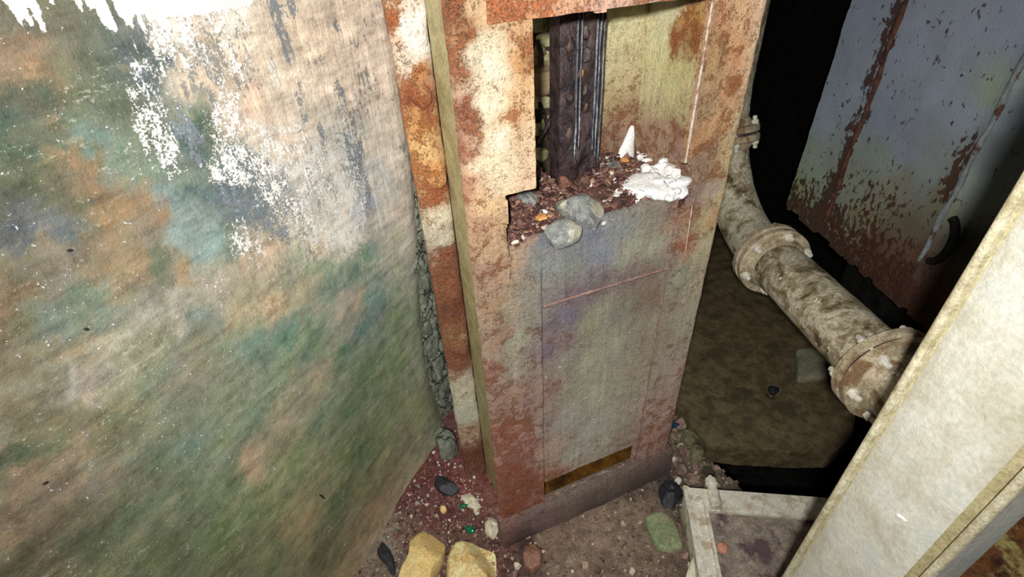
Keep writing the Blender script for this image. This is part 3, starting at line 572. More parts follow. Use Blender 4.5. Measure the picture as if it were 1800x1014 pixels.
def mat_pipe():
    t = NT('limed_pipe')
    n = t.noise(22, 8, .65, dist=.6); f = t.noise(150, 7, .7); m = t.noise(60, 6, .65)
    c = t.ramp(n, [(.36, (.075, .05, .022)), (.46, (.27, .22, .13)), (.56, (.48, .44, .32)), (.67, (.33, .30, .21))])
    c = t.scale(c, t.step(f, .28, .72, .6, 1.3))
    c = t.mix(t.step(m, .6, .68), c, (.74, .72, .62))
    c = t.mix(t.math('MULTIPLY', t.step(t.noise(38, 6, .7, vec=t.map(loc=(4, 4, 1))), .60, .68), .8), c, (.14, .085, .04))
    return t.done(c, .7, t.bump(t.math('ADD', m, f), .006, .7), .35)

def mat_tank():
    t = NT('tank_paint')
    col = t.attr('Col'); ru = t.attr('Rust', True)
    f = t.noise(160, 6, .7); n = t.noise(14, 7, .65)
    c = t.scale(col, t.math('ADD', .72, t.math('ADD', t.math('MULTIPLY', f, .25), t.math('MULTIPLY', n, .3))))
    sp = t.noise(1, 6, .62, t.map(scale=(60, 60, 38)), dist=.3)
    k = t.step(t.math('ADD', t.math('ADD', sp, t.math('MULTIPLY', n, .25)), t.math('MULTIPLY', ru, .55)), .84, .90)
    c = t.mix(t.math('MULTIPLY', k, .92), c, t.ramp(f, [(.35, (.045, .018, .013)), (.65, (.15, .06, .036))]))
    return t.done(c, .6, t.bump(t.math('ADD', f, k), .004, .6), .3)

def mat_post():
    t = NT('whitewashed_steel')
    n = t.noise(9, 7, .6); f = t.noise(130, 7, .7); st = t.noise(1, 6, .6, t.map(scale=(60, 60, 6)))
    c = t.ramp(n, [(.32, (.48, .45, .34)), (.5, (.66, .65, .56)), (.68, (.56, .59, .56))])
    c = t.scale(c, t.step(f, .25, .75, .82, 1.12))
    c = t.mix(t.math('MULTIPLY', t.step(st, .56, .72), .3), c, (.62, .54, .36))
    c = t.mix(t.math('MULTIPLY', t.step(t.noise(210, 3, .6), .67, .72), .5), c, (.28, .24, .16))
    c = t.mix(t.math('MULTIPLY', t.step(t.noise(180, 3, .5, vec=t.map(loc=(1, 5, 3))), .70, .75), .6), c, (.9, .9, .88))
    return t.done(c, .55, t.bump(t.math('ADD', f, st), .003, .5), .4)

def mat_simple(name, c1, c2, scale=60, rough=.7, spec=.3, bump=.003, metal=0.0):
    t = NT(name)
    n = t.noise(scale, 8, .68); f = t.noise(scale * 5, 5, .65)
    c = t.scale(t.mix(t.step(n, .35, .65), c1, c2), t.step(f, .25, .75, .7, 1.25))
    return t.done(c, rough, t.bump(t.math('ADD', n, t.math('MULTIPLY', f, .5)), bump, .7), spec, metal)

M_PLATE = mat_plate(); M_WALL = mat_wall(); M_GROUND = mat_ground(); M_PIPE = mat_pipe()
M_TANK = mat_tank(); M_POST = mat_post()
M_CHIPS = mat_chips('loose_chips', .45, .6); M_FLAKES = mat_chips('rust_scale', .6, .5)
M_DARK = mat_simple('unlit_and_hose_black', (.008, .008, .008), (.02, .019, .016), 20, .9, .1)  # near-black colour keeps pit, far walls and supports looking unlit; also the loop
M_SLAB = mat_rock('wet_brown_concrete', (.085, .062, .03), (.21, .16, .085), (.10, .075, .042), 22, .006, .5, .4)
def mat_fill():
    t = NT('damp_concrete')
    n = t.noise(40, 8, .68, dist=.3); f = t.noise(230, 5, .7)
    c = t.scale(t.ramp(n, [(.34, (.20, .22, .16)), (.62, (.44, .47, .37))]), t.step(f, .25, .75, .55, 1.35))
    w = t.t.nodes.new('ShaderNodeVectorMath'); w.operation = 'ADD'
    t.put(w.inputs[0], t.co); t.put(w.inputs[1], t.scale(t.noise(30, 4, .6, color=True), .05))
    e = t.voro(11, w.outputs[0], 'DISTANCE_TO_EDGE')
    k = t.step(e, .006, .035, 1.0, 0.0)
    c = t.mix(t.math('MULTIPLY', k, .9), c, (.015, .012, .01))
    return t.done(c, .7, t.bump(t.math('SUBTRACT', t.math('ADD', n, f), k), .008, .9), .35)
M_FILL = mat_fill()
M_GREYROCK = mat_rock('grey_ledge_rock', (.11, .115, .125), (.33, .34, .31), (.52, .50, .38), 45, .006)
M_WHITE = mat_rock('white_plaster_lump', (.80, .78, .74), (.93, .92, .90), None, 60, .004)
M_YELLOW = mat_rock('ochre_stone', (.72, .50, .18), (.92, .74, .36), (.85, .60, .24), 30)
M_YELLOW2 = mat_rock('ochre_stone_stained', (.66, .40, .12), (.88, .78, .42), (.50, .22, .07), 24)
M_BLACK = mat_rock('black_pebble', (.012, .013, .016), (.035, .037, .045), None, 50, .002, .45, .5)
M_CREAM = mat_rock('cream_chip', (.62, .55, .38), (.88, .82, .64), None, 60)
M_GREEN = mat_rock('green_stone', (.17, .22, .10), (.31, .36, .20), (.34, .29, .20), 22)
M_OLIVE = mat_rock('olive_stone', (.13, .12, .06), (.26, .24, .14), None, 25)
M_BROWNLUMP = mat_rock('brown_lump', (.16, .07, .045), (.34, .17, .11), None, 40, .004, .35, .6)
M_RUBBLE = mat_rock('rubble_stone', (.30, .26, .12), (.62, .58, .34), (.24, .18, .09), 30)
M_RUBBLE_BR = mat_rock('brown_rubble', (.24, .17, .09), (.36, .27, .16), None, 30)
M_ORANGE = mat_rock('orange_scale', (.50, .20, .06), (.80, .42, .14), None, 60)
M_BAR = mat_simple('tarred_steel', (.010, .007, .010), (.065, .040, .038), 34, .26, .6, .006)
M_RAIL = mat_simple('wet_black_steel', (.015, .015, .02), (.06, .058, .07), 60, .25, .8, .003)
M_PALELINE = mat_simple('pale_line', (.10, .10, .11), (.50, .50, .52), 160, .3, .6)
M_NODULE = mat_simple('rust_nodule', (.02, .014, .015), (.10, .06, .045), 60, .3, .6, .004)
M_WEB = mat_simple('olive_paint', (.32, .27, .12), (.46, .40, .22), 26, .6, .35, .003)
M_AMBER = mat_simple('amber_rust', (.03, .012, .003), (.16, .07, .009), 12, .4, .5)
M_FRAME = mat_rock('limed_iron', (.66, .60, .46), (.90, .87, .76), (.58, .48, .34), 55, .004)
M_FRAMEPLATE = mat_rock('muddy_plate', (.17, .13, .10), (.40, .34, .28), (.13, .08, .09), 30, .004, .55)
M_RIVETRED = mat_rock('red_rivet', (.60, .24, .14), (.80, .42, .28), None, 90)
M_PATCHRUST = mat_rock('blotched_rust', (.10, .035, .025), (.42, .18, .06), (.82, .66, .26), 26, .005, .45, .5)
M_PALELIP = mat_rock('pale_weld', (.42, .33, .25), (.72, .64, .54), (.34, .20, .13), 90)
M_SEAM = mat_rock('rust_weld', (.16, .09, .08), (.34, .23, .20), None, 90)
M_DARKSEAM = mat_simple('seam_shadow_dirt', (.02, .012, .01), (.05, .03, .02), 60)
M_PIN = mat_simple('dark_splinter', (.01, .01, .01), (.03, .025, .02), 60)

def mat_glass(name, c, rough=.1):
    t = NT(name)
    t.put(t.b.inputs['Transmission Weight'], .5)
    return t.done(t.mix(t.noise(60), c, tuple(x * .6 for x in c)), rough, None, .6)
M_GREENGLASS = mat_glass('green_glass', (.01, .30, .13))
M_BLUEGLASS = mat_glass('blue_plastic', (.05, .12, .22), .2)

def paint(me, u, v, table, warp=.02, wscale=22, power=3.0):
    a = idw(u, v, table, power, warp, wscale)
    set_attr(me, 'Col', a[:, :3])
    set_attr(me, 'Rust', a[:, 3] if a.shape[1] > 3 else np.zeros(len(u)))

X_, Y_, Z_ = (1, 0, 0), (0, 1, 0), (0, 0, 1)

# ------------------------------------------------------------------ the room shell
WO = np.array([-.045, .985, 0.]); WD = np.array([.742, .670, 0.]); WD /= np.linalg.norm(WD); WN = np.array([WD[1], -WD[0], 0.])
edge_z = np.array([e[0] for e in WALL_EDGE][::-1]); edge_s = np.array([e[1] for e in WALL_EDGE][::-1])
def s_edge(z):
    return np.interp(z, edge_z, edge_s)
SC0, SC1 = -1.5, .42
def wall_shift(u, v):
    # squeeze the grid so that its right rim follows the broken edge
    e = s_edge(v) + fbm(v * 22, v * 0 + 3, 4, 4) * .022 + fbm(v * 90, v * 0 + 8, 6, 3) * .008
    return np.where(u > 0, u * (e / SC1), u), v
def wall_depth(u, v):
    d = fbm(u * 5, v * 5, 2, 4) * .012 + fbm(u * 28, v * 28, 12, 3) * .0022
    # rounded away towards the broken edge, and coved out at the foot
    e = np.clip((u - (s_edge(v) - .05)) / .05, 0, 1)
    foot = np.clip((.10 - v) / .10, 0, 1)
    return d - e ** 2 * .012 + foot ** 2 * .02
us = lines(SC0, -.72, .03)[:-1] + lines(-.72, SC1, .0045)
zs = lines(-.05, 1.46, .0045)[:-1] + lines(1.46, 2.5, .03)
me, u, v = grid_solid('wall_left', us, zs, WO, WD, Z_, WN, .16, None, wall_depth, shift=wall_shift)
a = idw(u, v, WALL_COLOURS, 2.7, .045, 26)
set_attr(me, 'Col', a)
line = np.interp(u, [-.32, -.30, -.16, -.10, .03, .06], [1.43, 1.428, 1.400, 1.392, 1.384, 1.40])
dn = fbm(u * 95, u * 0 + 1, 44, 3)
run = np.where(u < -.14, np.clip(dn * 3.2, -.5, 1) * .034 - .004, 0) + fbm(u * 40, v * 40, 46, 3) * .006
band = np.clip((v - line + run) / .005, 0, 1) * np.clip((.075 - u) / .02, 0, 1)
set_attr(me, 'White', np.clip(blobs(u, v, [(a_, b_, r_ * 1.35) for a_, b_, r_ in WALL_WHITE], 1.25) * .62, 0, .70) + band * 1.6)
set_attr(me, 'Fleck', np.clip(blobs(u, v, WALL_FLECK, 1.2), 0, 1))
set_attr(me, 'Blue', np.clip(blobs(u, v, WALL_BLUE, 1.8), 0, 1) * .72 - band * 2)
pale = np.clip((a[:, 0] - .32) / .2, 0, 1) * np.clip((v - .74 - .2 * u) / .12, 0, 1)
set_attr(me, 'Pale', pale)
wall = link('wall_left', me, M_WALL, None, 'structure')

# broken concrete between the wall's edge and the steel: a rough core with separate lumps
def fill_depth(u, v):
    return fbm(u * 14, v * 10, 21, 5) * .05 + np.abs(fbm(u * 30, v * 22, 22, 3)) * -.05 + fbm(u * 80, v * 80, 23, 3) * .008
me, u, v = grid_solid('concrete_core', lines(.20, .62, .006), lines(-.05, 1.44, .007)[:-1] + lines(1.44, 2.3, .05), WO - WN * .016, WD, Z_, WN, .12, None, fill_depth)
link('concrete_core', me, M_FILL, wall)
rnd = random.Random(3)
for k in range(15):
    z = .10 + k * .052 + rnd.uniform(-.012, .012)
    s = float(s_edge(np.array([z]))[0]) + rnd.uniform(.014, .06) * (1 if z < .8 else .35)
    w_ = rnd.uniform(.035, .06); h_ = rnd.uniform(.06, .11)
    me = rock_mesh('concrete_lump', (0, 0, 0), (w_, .03, h_), 0, 40 + k, 16, .10, ICO3)
    me.transform(Matrix.Translation(WO + WD * s - WN * rnd.uniform(.012, .022) + np.array([0, 0, z])) @ Matrix.Rotation(math.atan2(.670, .742), 4, 'Z') @ Matrix.Rotation(rnd.uniform(-.5, .5), 4, 'Y'))
    link('concrete_lump', me, M_FILL, wall)
for k, (x, y, z) in enumerate(AT_WALL_MARKS[:4]):
    off = float(wall_depth(np.array([(Vector((x, y, z)) - Vector(WO)).dot(Vector(WD))]), np.array([z]))[0])
    p = Vector((x, y, z)) + Vector(WN) * (off + .001)
    d = [(.008, -.034), (.006, -.003), (.003, -.006), (.007, -.002)][k]
    q = p + Vector(WD) * d[0] + Vector((0, 0, d[1]))
    me = tube_mesh('splinter', [p, p.lerp(q, .3), p.lerp(q, .7), q], [.0006, .0020, .0020, .0006], 8)
    tag(rebase(link('splinter', me, M_PIN), p), ['long black splinter stuck on the green wall near the floor', 'small dark fleck on the upper left of the green wall',
        'tiny dark speck halfway down the green wall', 'dark brown crumb stuck low on the left end of the wall'][k], 'splinter')

# floor with its broken edge over the pit
E1 = np.array([.868, -.496, 0.]); E1 /= np.linalg.norm(E1); E2 = np.array([-E1[1], E1[0], 0.]) * -1   # along and towards the camera
FC = np.array([.742, .592, 0.])
def floor_in(x, y):
    back = (x - FC[0]) * -E2[0] + (y - FC[1]) * -E2[1]          # distance beyond the frame's back edge
    edge = .955 + fbm(y * 9, y * 0 + 2, 3, 4) * .10
    return (x < edge) | (back < -.02)
def floor_depth(x, y):
    d = fbm(x * 7, y * 7, 7, 4) * .022 + fbm(x * 40, y * 40, 8, 4) * .012
    heap = .045 * np.exp(-(((x - .10) / .17) ** 2 + ((y - .98) / .12) ** 2))
    slope = np.clip((x - .80) / .15, 0, 1) * -.03
    return d + heap + slope
me, u, v = grid_solid('floor', lines(-1.4, -.3, .06)[:-1] + lines(-.3, 1.1, .010)[:-1] + lines(1.1, 2.4, .04), lines(-1.2, .3, .05)[:-1] + lines(.3, 1.35, .010)[:-1] + lines(1.35, 2.6, .06), (0, 0, 0), X_, Y_, Z_, .25, floor_in, floor_depth)
set_attr(me, 'Col', np.clip(idw(u, v, FLOOR_COLOURS, 3.2, .05, 14) * 1.3, 0, .8))
link('floor', me, M_GROUND, None, 'structure')
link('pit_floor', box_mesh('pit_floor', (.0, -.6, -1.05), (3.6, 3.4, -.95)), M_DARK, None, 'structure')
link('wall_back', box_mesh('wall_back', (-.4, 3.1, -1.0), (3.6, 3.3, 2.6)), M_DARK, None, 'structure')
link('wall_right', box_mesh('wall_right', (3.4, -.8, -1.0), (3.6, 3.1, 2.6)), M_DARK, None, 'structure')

# rubble wall seen through the gap in the column
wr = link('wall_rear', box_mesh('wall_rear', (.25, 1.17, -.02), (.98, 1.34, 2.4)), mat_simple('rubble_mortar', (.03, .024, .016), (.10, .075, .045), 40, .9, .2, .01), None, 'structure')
rnd = random.Random(8)
for k, (x, y, z, r) in enumerate(AT_RUBBLE):
    me = rock_mesh('stone', (x + .012, 1.165, z), (r * 2.1, r * 1.5, r * rnd.uniform(1.7, 2.4)), rnd.uniform(-.4, .4), 90 + k, 9, .05, ICO3)
    link('stone', me, M_RUBBLE if k not in (5,) else M_RUBBLE, wr)
xs = [p[0] for p in AT_BROWN_SLAB]; zz = [p[2] for p in AT_BROWN_SLAB]
me = rock_mesh('stone', ((min(xs) + max(xs)) / 2 + .012, 1.155, (min(zz) + max(zz)) / 2), (.11, .07, .085), 0, 71, 7, .03)
link('stone', me, M_RUBBLE_BR, wr)

for k, (a_, b_) in enumerate([((.530, 1.11, 1.115), (.566, 1.13, 1.015)), ((.572, 1.11, 1.10), (.535, 1.13, 1.01)), ((.527, 1.11, 1.25), (.545, 1.13, 1.19))]):
    link('iron_rod', tube_mesh('iron_rod', [a_, Vector(a_).lerp(Vector(b_), .5) + Vector((.004, 0, 0)), b_], .0055, 8, .2, k), M_BAR, wr)

# ------------------------------------------------------------------ the steel column
col = empty('steel_column', (.49, .85, 0), 'tall rusty box-section steel column with an open pocket and a slotted lower panel', 'column')
YF = .727
TOP = 2.3
ZS = lambda a, b: (lines(a, min(b, 1.44), .0065)[:-1] + lines(1.44, b, .03)) if b > 1.5 else lines(a, b, .0065)

def left_in(x, z):
    return np.where(z > 1.106, x < .338, np.where(z > .932, x < .281 + .004 * np.sin(z * 60), x < .345))
def left_depth(x, z):
    r = .014; q = np.clip(r - (x - .212), 0, r)
    return -(r - np.sqrt(np.maximum(r * r - q * q, 0))) + fbm(x * 30, z * 30, 31, 4) * .003 + fbm(x * 110, z * 110, 32, 3) * .0016
me, u, v = grid_solid('left_plate', lines(.212, .345, .0055, .281, .338), ZS(.09, TOP) if False else lines(.09, 1.44, .0065, .932, 1.106)[:-1] + lines(1.44, TOP, .03), (0, YF, 0), X_, Z_, (0, -1, 0), .012, left_in, left_depth, .0016)
paint(me, u, v, FRONT_COLOURS, .022, 30)
link('left_plate', me, M_PLATE, col)

def panel_in(x, z):
    top = 1.012 - .016 * np.clip((.40 - x) / .1, 0, 1) + fbm(x * 50, x * 0, 9, 3) * .014
    slot = (x > .3495) & (x < .645) & (z > .117) & (z < .203 + fbm(x * 60, x * 0 + 4, 19, 3) * .006)
    left = np.where(z > .925, .2855, .3495)
    return (z < top) & ~slot & (x > left)
def panel_depth(x, z):
    # pillowed flaking plate, weld across it
    return fbm(x * 22, z * 22, 41, 4) * .004 + fbm(x * 90, z * 90, 42, 3) * .003
me, u, v = grid_solid('lower_panel', lines(.276, .657, .0062, .2855, .3495, .645), lines(.09, 1.03, .0065, .117, .203), (0, YF + .005, 0), X_, Z_, (0, -1, 0), .010, panel_in, panel_depth, .001)
paint(me, u, v, [r_[:5] + (r_[5] * .72,) for r_ in FRONT_COLOURS], .022, 30)
link('lower_panel', me, M_PLATE, col)

def right_in(x, z):
    arch = np.sqrt(np.clip(1 - ((z - 1.03) / .055) ** 2, 0, 1)) * .034
    lip = .653 + arch
    return x > lip
def right_depth(x, z):
    q = np.clip(.006 - (.775 - x), 0, .006)
    return -q + fbm(x * 24, z * 24, 51, 4) * .0035 + fbm(x * 100, z * 100, 52, 3) * .0018
me, u, v = grid_solid('right_plate', lines(.651, .775, .0055), lines(.09, 1.44, .0065)[:-1] + lines(1.44, TOP, .03), (0, YF, 0), X_, Z_, (0, -1, 0), .010, right_in, right_depth, .001)
paint(me, u, v, FRONT_COLOURS, .022, 30)
link('right_plate', me, M_PLATE, col)

# cross plate over the opening
def cross_in(x, z):
    return z > 1.366 + fbm(x * 55, x * 0, 61, 3) * .006
me, u, v = grid_solid('cross_plate', lines(.270, .668, .006), lines(1.35, 1.44, .004)[:-1] + lines(1.44, TOP, .03), (0, YF - .003, 0), X_, Z_, (0, -1, 0), .008, cross_in, lambda x, z: fbm(x * 30, z * 30, 62, 4) * .004, .001)
paint(me, u, v, [(.28, 1.38, .50, .22, .10, .8), (.34, 1.38, .58, .27, .13, .6), (.40, 1.38, .66, .36, .22, .5), (.46, 1.37, .72, .44, .33, .4), (.52, 1.37, .62, .36, .26, .55), (.60, 1.38, .55, .32, .2, .6)], .01)
link('cross_plate', me, M_PLATE, col)

# sides and inner sheets
link('side_web', box_mesh('side_web', (.245, .735, .02), (.251, .952, TOP)), M_WEB, col)
def flange_depth(x, z):
    q = (x - .2115) / .034
    d = .014 * np.sqrt(np.maximum(0, 1 - q * q * .95)) + fbm(x * 40, z * 25, 71, 4) * .010
    for kx, ky, kz, r in AT_KNOBS:
        d = d + .012 * np.exp(-(((x - kx) / (r * .8)) ** 2 + ((z - kz) / (r * 1.4)) ** 2) * 1.5)
    return d
me, u, v = grid_solid('back_flange', lines(.178, .246, .004), lines(-.02, 1.44, .0065)[:-1] + lines(1.44, TOP, .03), (0, .962, 0), X_, Z_, (0, -1, 0), .012, None, flange_depth, .003)
paint(me, u, v, FLANGE_COLOURS, .02, 30)
fl = link('back_flange', me, M_PLATE, col)
for k, (kx, ky, kz, r) in enumerate(AT_KNOBS[:2]):
    me = rock_mesh('rust_blister', (kx - .002, .944, kz), (r * 1.7, .03, r * 1.9), 0, 300 + k, 5, .05)
    vv = np.array([p.co[:] for p in me.vertices])
    paint(me, vv[:, 0], vv[:, 2], FLANGE_COLOURS)
    link('rust_blister', me, M_PLATE, fl)

me, u, v = grid_solid('inner_side', lines(.735, .965, .0065), lines(.93, 1.44, .0065)[:-1] + lines(1.44, TOP, .03), (.705, 0, 0), Y_, Z_, (-1, 0, 0), .006, None, lambda a, b: fbm(a * 22, b * 22, 81, 4) * .003)
paint(me, u, v, SIDE_COLOURS, .02, 30)
link('inner_side', me, M_PLATE, col)
me, u, v = grid_solid('inner_back', lines(.535, .706, .0065), lines(.93, 1.44, .0065)[:-1] + lines(1.44, TOP, .03), (0, .962, 0), X_, Z_, (0, -1, 0), .006, None, lambda a, b: fbm(a * 22, b * 22, 82, 4) * .003)
paint(me, u, v, BACKPANEL_COLOURS, .02, 30)
link('inner_back', me, M_PLATE, col)
link('outer_side', box_mesh('outer_side', (.767, .733, .0), (.774, .968, TOP)), M_WEB, col)
link('rear_sheet', box_mesh('rear_sheet', (.250, .962, .0), (.768, .968, .985)), M_WEB, col)
link('shelf', box_mesh('shelf', (.250, .742, .975), (.768, .966, .985)), M_WEB, col)
link('slot_back', box_mesh('slot_back', (.262, .83, .03), (.76, .836, .33)), M_AMBER, col)
link('slot_floor', box_mesh('slot_floor', (.262, .742, .085), (.76, .83, .092)), M_AMBER, col)

# base channel
prof = [(.745, .118), (.722, .116), (.714, .108), (.709, .09), (.706, .05), (.703, .01), (.701, -.03), (.745, -.03)]
xsb = lines(.203, .784, .006)
verts = []; faces = []
for i, x in enumerate(xsb):
    for j, (y, z) in enumerate(prof):
        w = 0 if j in (0, 7) else 1
        dy = float(fbm(np.array([x * 30]), np.array([z * 30]), 91, 4)[0]) * .006 * w
        dz = float(fbm(np.array([x * 45 + 5]), np.array([z * 5]), 92, 3)[0]) * .006 * w
        verts.append((x, y + dy, z + dz))
n = len(prof)
for i in range(len(xsb) - 1):
    for j in range(n):
        k = (j + 1) % n
        faces.append((i * n + j, (i + 1) * n + j, (i + 1) * n + k, i * n + k))
faces.append(tuple(range(n))); faces.append(tuple(reversed([(len(xsb) - 1) * n + j for j in range(n)])))
me = mesh_from('base_channel', verts, faces, 60)
vv = np.array(verts)
paint(me, vv[:, 0], vv[:, 2], BASE_COLOURS, .01)
link('base_channel', me, M_PLATE, col)

# welds
def bead(name, p, q, r, mat, seed, parent=col):
    n_ = max(6, int((Vector(q) - Vector(p)).length / .007))
    pts = []; rr = []
    for i in range(n_ + 1):
        t = i / n_
        pts.append(Vector(p).lerp(Vector(q), t)); rr.append(r * (1 + 1.1 * float(fbm(np.array([i * .45]), np.array([seed * 3.1]), seed)[0])))
    return link(name, tube_mesh(name, pts, rr, 8, .1, seed), mat, parent)
bead('weld_bead', (.350, YF + .003, .838), (.650, YF + .003, .836), .0036, M_SEAM, 1)
bead('weld_bead', (.653, YF + .001, .12), (.653, YF + .001, .975), .0022, M_SEAM, 2)
bead('weld_bead', (.6535, YF - .001, 1.085), (.6535, YF - .001, 1.365), .0026, M_PALELIP, 3)
bead('weld_bead', (.69, YF - .001, .985), (.695, YF - .001, .86), .0010, M_PALELIP, 4)
for k, (x, y, z) in enumerate(AT_RIVETS):
    if k > 4: continue
    me = rock_mesh('rivet', (x, YF + (.001 if k in (0, 2) else -.001), z), (.012, .010, .012), 0, 500 + k, 3, .05, ICO2)
    vv = np.array([p.co[:] for p in me.vertices]); paint(me, vv[:, 0], vv[:, 2], FRONT_COLOURS)
    link('rivet', me, M_PLATE, col)

# the dark guide bar standing in the pocket
bar = link('guide_bar', box_mesh('guide_bar', (.466, .884, .985), (.500, .93, TOP)), M_BAR, col)
def web_depth(x, z):
    low = np.clip((1.15 - z) / .03, 0, 1)
    return low * .014 + fbm(x * 60, z * 30, 101, 4) * .012
me, u, v = grid_solid('bar_web', lines(.498, .560, .004), lines(.985, 1.44, .008)[:-1] + lines(1.44, TOP, .04), (0, .902, 0), X_, Z_, (0, -1, 0), .02, None, web_depth)
link('bar_web', me, M_BAR, bar)
me, u, v = grid_solid('bar_face', lines(.464, .500, .004), lines(.985, 1.44, .008)[:-1] + lines(1.44, TOP, .04), (0, .884, 0), X_, Z_, (0, -1, 0), .01, None, lambda x, z: fbm(x * 40, z * 40, 103, 4) * .008)
link('bar_face', me, M_BAR, bar)
for k, (x, r, zlow) in enumerate([(.4985, .0034, 1.06), (.5065, .0028, 1.09), (.541, .0034, 1.08), (.5485, .003, 1.06), (.557, .0034, 1.02)]):
    n_ = 60
    pts = [(x + .003 * float(fbm(np.array([i * .3]), np.array([k * 5.]), 7)[0]), .882 + (.004 if k > 1 else 0), zlow + (TOP - zlow) * (i / n_) ** 1.6) for i in range(n_ + 1)]
    rl = link('rail', tube_mesh('rail', pts, r, 8, .15, k), M_RAIL, bar)
    run = [(p[0] - .0006, p[1] - r, p[2]) for p in pts]
    rr = [max(.00015, .0007 * (1 + 5 * float(fbm(np.array([i * .5]), np.array([k * 9.]), 17)[0]))) for i in range(n_ + 1)]
    link('pale_line', tube_mesh('pale_line', run, rr, 6), M_PALELINE, bar)  # thin broken pale line down the front of each rail
for k, (x, z, s_) in enumerate([(.522, 1.30, .016), (.526, 1.262, .020), (.514, 1.232, .014), (.524, 1.20, .018), (.528, 1.165, .020), (.518, 1.335, .016), (.484, 1.285, .024), (.482, 1.19, .022), (.486, 1.12, .018)]):
    me = rock_mesh('rust_nodule', (x, .894 if x > .5 else .884, z), (s_, s_ * .8, s_ * 1.5), .3 * k, 600 + k, 8, .2, ICO3)
    link('rust_nodule', me, M_ORANGE if k == 2 else M_NODULE, bar)

# ------------------------------------------------------------------ what lies on the shelf
def heap_z(x, y):
    return .992 + .030 * np.clip((y - .735) / .12, 0, 1) + .012 * np.sin(x * 23 + 1) * np.clip((y - .74) / .05, 0, 1) + fbm(x * 30, y * 30, 121, 3) * .022
me, u, v = grid_solid('rust_bed', lines(.256, .703, .007), lines(.7385, .958, .007), (0, 0, 0), X_, Y_, Z_, -.975, None, lambda x, y: heap_z(x, y))
nv_ = len(u)
set_attr(me, 'Col', np.tile([.07, .028, .02], (nv_, 1)) * (1 + 1.2 * fbm(u * 60, v * 60, 122, 3))[:, None])
tag(rebase(link('rust_bed', me, M_FLAKES), (.48, .85, .985)), 'bed of dark crumbled rust filling the shelf of the column pocket', 'rust', kind='stuff')
rnd = random.Random(12)
items = []
XY_ = [(rnd.uniform(.262, .698), rnd.uniform(.735, .955)) for i in range(3600)]
HZ = heap_z(np.array([p[0] for p in XY_]), np.array([p[1] for p in XY_]))
PAL = [(.12, .05, .035), (.17, .075, .055), (.08, .032, .026), (.24, .12, .085), (.15, .07, .06), (.06, .025, .022), (.36, .20, .13), (.22, .12, .10)]
for i in range(3600):
    x = XY_[i][0]; y = XY_[i][1]
    if .46 < x < .565 and y > .875: continue
    if x > .345 and y < .742: continue
    z = float(HZ[i]) + rnd.uniform(-.002, .009)
    c = rnd.choice(PAL); f_ = rnd.uniform(.35, 1.35)
    if rnd.random() < .03: c = (.72, .66, .60); f_ = 1
    s = rnd.choice([.003, .004, .005, .006, .008, .011]) * rnd.uniform(.7, 1.2)
    items.append((x, y, z, s, s * rnd.uniform(.18, .4), .9, tuple(k * f_ for k in c)))
me = chips_mesh('rust_flakes', items, 5)
tag(rebase(link('rust_flakes', me, M_FLAKES), (.48, .85, .99)), 'loose layered rust flakes heaped on the shelf of the column', 'rust flakes', kind='stuff')

def thing(name, me, mat, label, cat, group=None, base=None):
    o = link(name, me, mat)
    vv = np.array([p.co[:] for p in me.vertices])
    b = base or ((vv[:, 0].min() + vv[:, 0].max()) / 2, (vv[:, 1].min() + vv[:, 1].max()) / 2, vv[:, 2].min())
    rebase(o, b)
    return tag(o, label, cat, group)

thing('stone', outline_rock_mesh('stone', OUT_GREY_LEDGE_A, 1.010, .034, 3, (.0, .15), .006, facets=7), M_GREYROCK, 'larger grey and cream stone on the shelf, behind the other grey stone', 'stone')
thing('stone', outline_rock_mesh('stone', OUT_GREY_LEDGE_B, 1.000, .030, 6, (.1, .15), .006, facets=7), M_GREYROCK, 'smaller speckled grey stone at the front lip of the shelf', 'stone')
thing('stone', outline_rock_mesh('stone', OUT_RUBBLE_LEFT, 1.02, .02, 9, (0, .1), .006, facets=5), M_GREYROCK, 'small flat grey stone under the cut corner of the left plate', 'stone')
def cluster(name, pts, z0, h, n_, seed):
    """many knobs grown together into one lump, wedge-shaped in plan"""
    rs = np.random.RandomState(seed); f_in = poly_in(pts); P = np.array(pts)
    V = []; F = []; k = 0
    while k < n_:
        x = rs.uniform(P[:, 0].min(), P[:, 0].max()); y = rs.uniform(P[:, 1].min(), P[:, 1].max())
        if not bool(f_in(np.array([x]), np.array([y]))[0]): continue
        t_ = (x - P[:, 0].min()) / np.ptp(P[:, 0])
        r = rs.uniform(.010, .026) * (.5 + .6 * t_)
        zc = z0 + h * rs.uniform(.2, .65) * (.4 + .7 * t_)
        m_ = rock_mesh('k', (x, y, zc), (r * 1.7, r * 1.5, r * 1.5), rs.uniform(0, 3), seed + k, 12, .22, ICO2)
        b = len(V); V += [v_.co[:] for v_ in m_.vertices]; F += [tuple(b + q for q in p.vertices) for p in m_.polygons]
        bpy.data.meshes.remove(m_); k += 1
    base = outline_rock_mesh('b', pts, z0 + .006, h * .6, seed, (.12, .12), .006, 36, facets=4)
    b = len(V); V += [v_.co[:] for v_ in base.vertices]; F += [tuple(b + q for q in p.vertices) for p in base.polygons]
    bpy.data.meshes.remove(base)
    return mesh_from(name, V, F, 30)
def poly_in(P):
    P = np.array(P)
    def f(x, y):
        r = np.zeros(np.shape(x), bool); n_ = len(P)
        for i in range(n_):
            (x1, y1), (x2, y2) = P[i], P[(i + 1) % n_]
            c = ((y1 > y) != (y2 > y)) & (x < (x2 - x1) * (y - y1) / (y2 - y1 + 1e-12) + x1)
            r ^= c
        return r
    return f
thing('plaster_lump', cluster('plaster_lump', [(x * .96 + .008, y * .97 + .022) for x, y in OUT_WHITE_LEDGE], 1.010, .034, 85, 12), M_WHITE, 'big knobbly white plaster lump at the right end of the shelf', 'plaster')
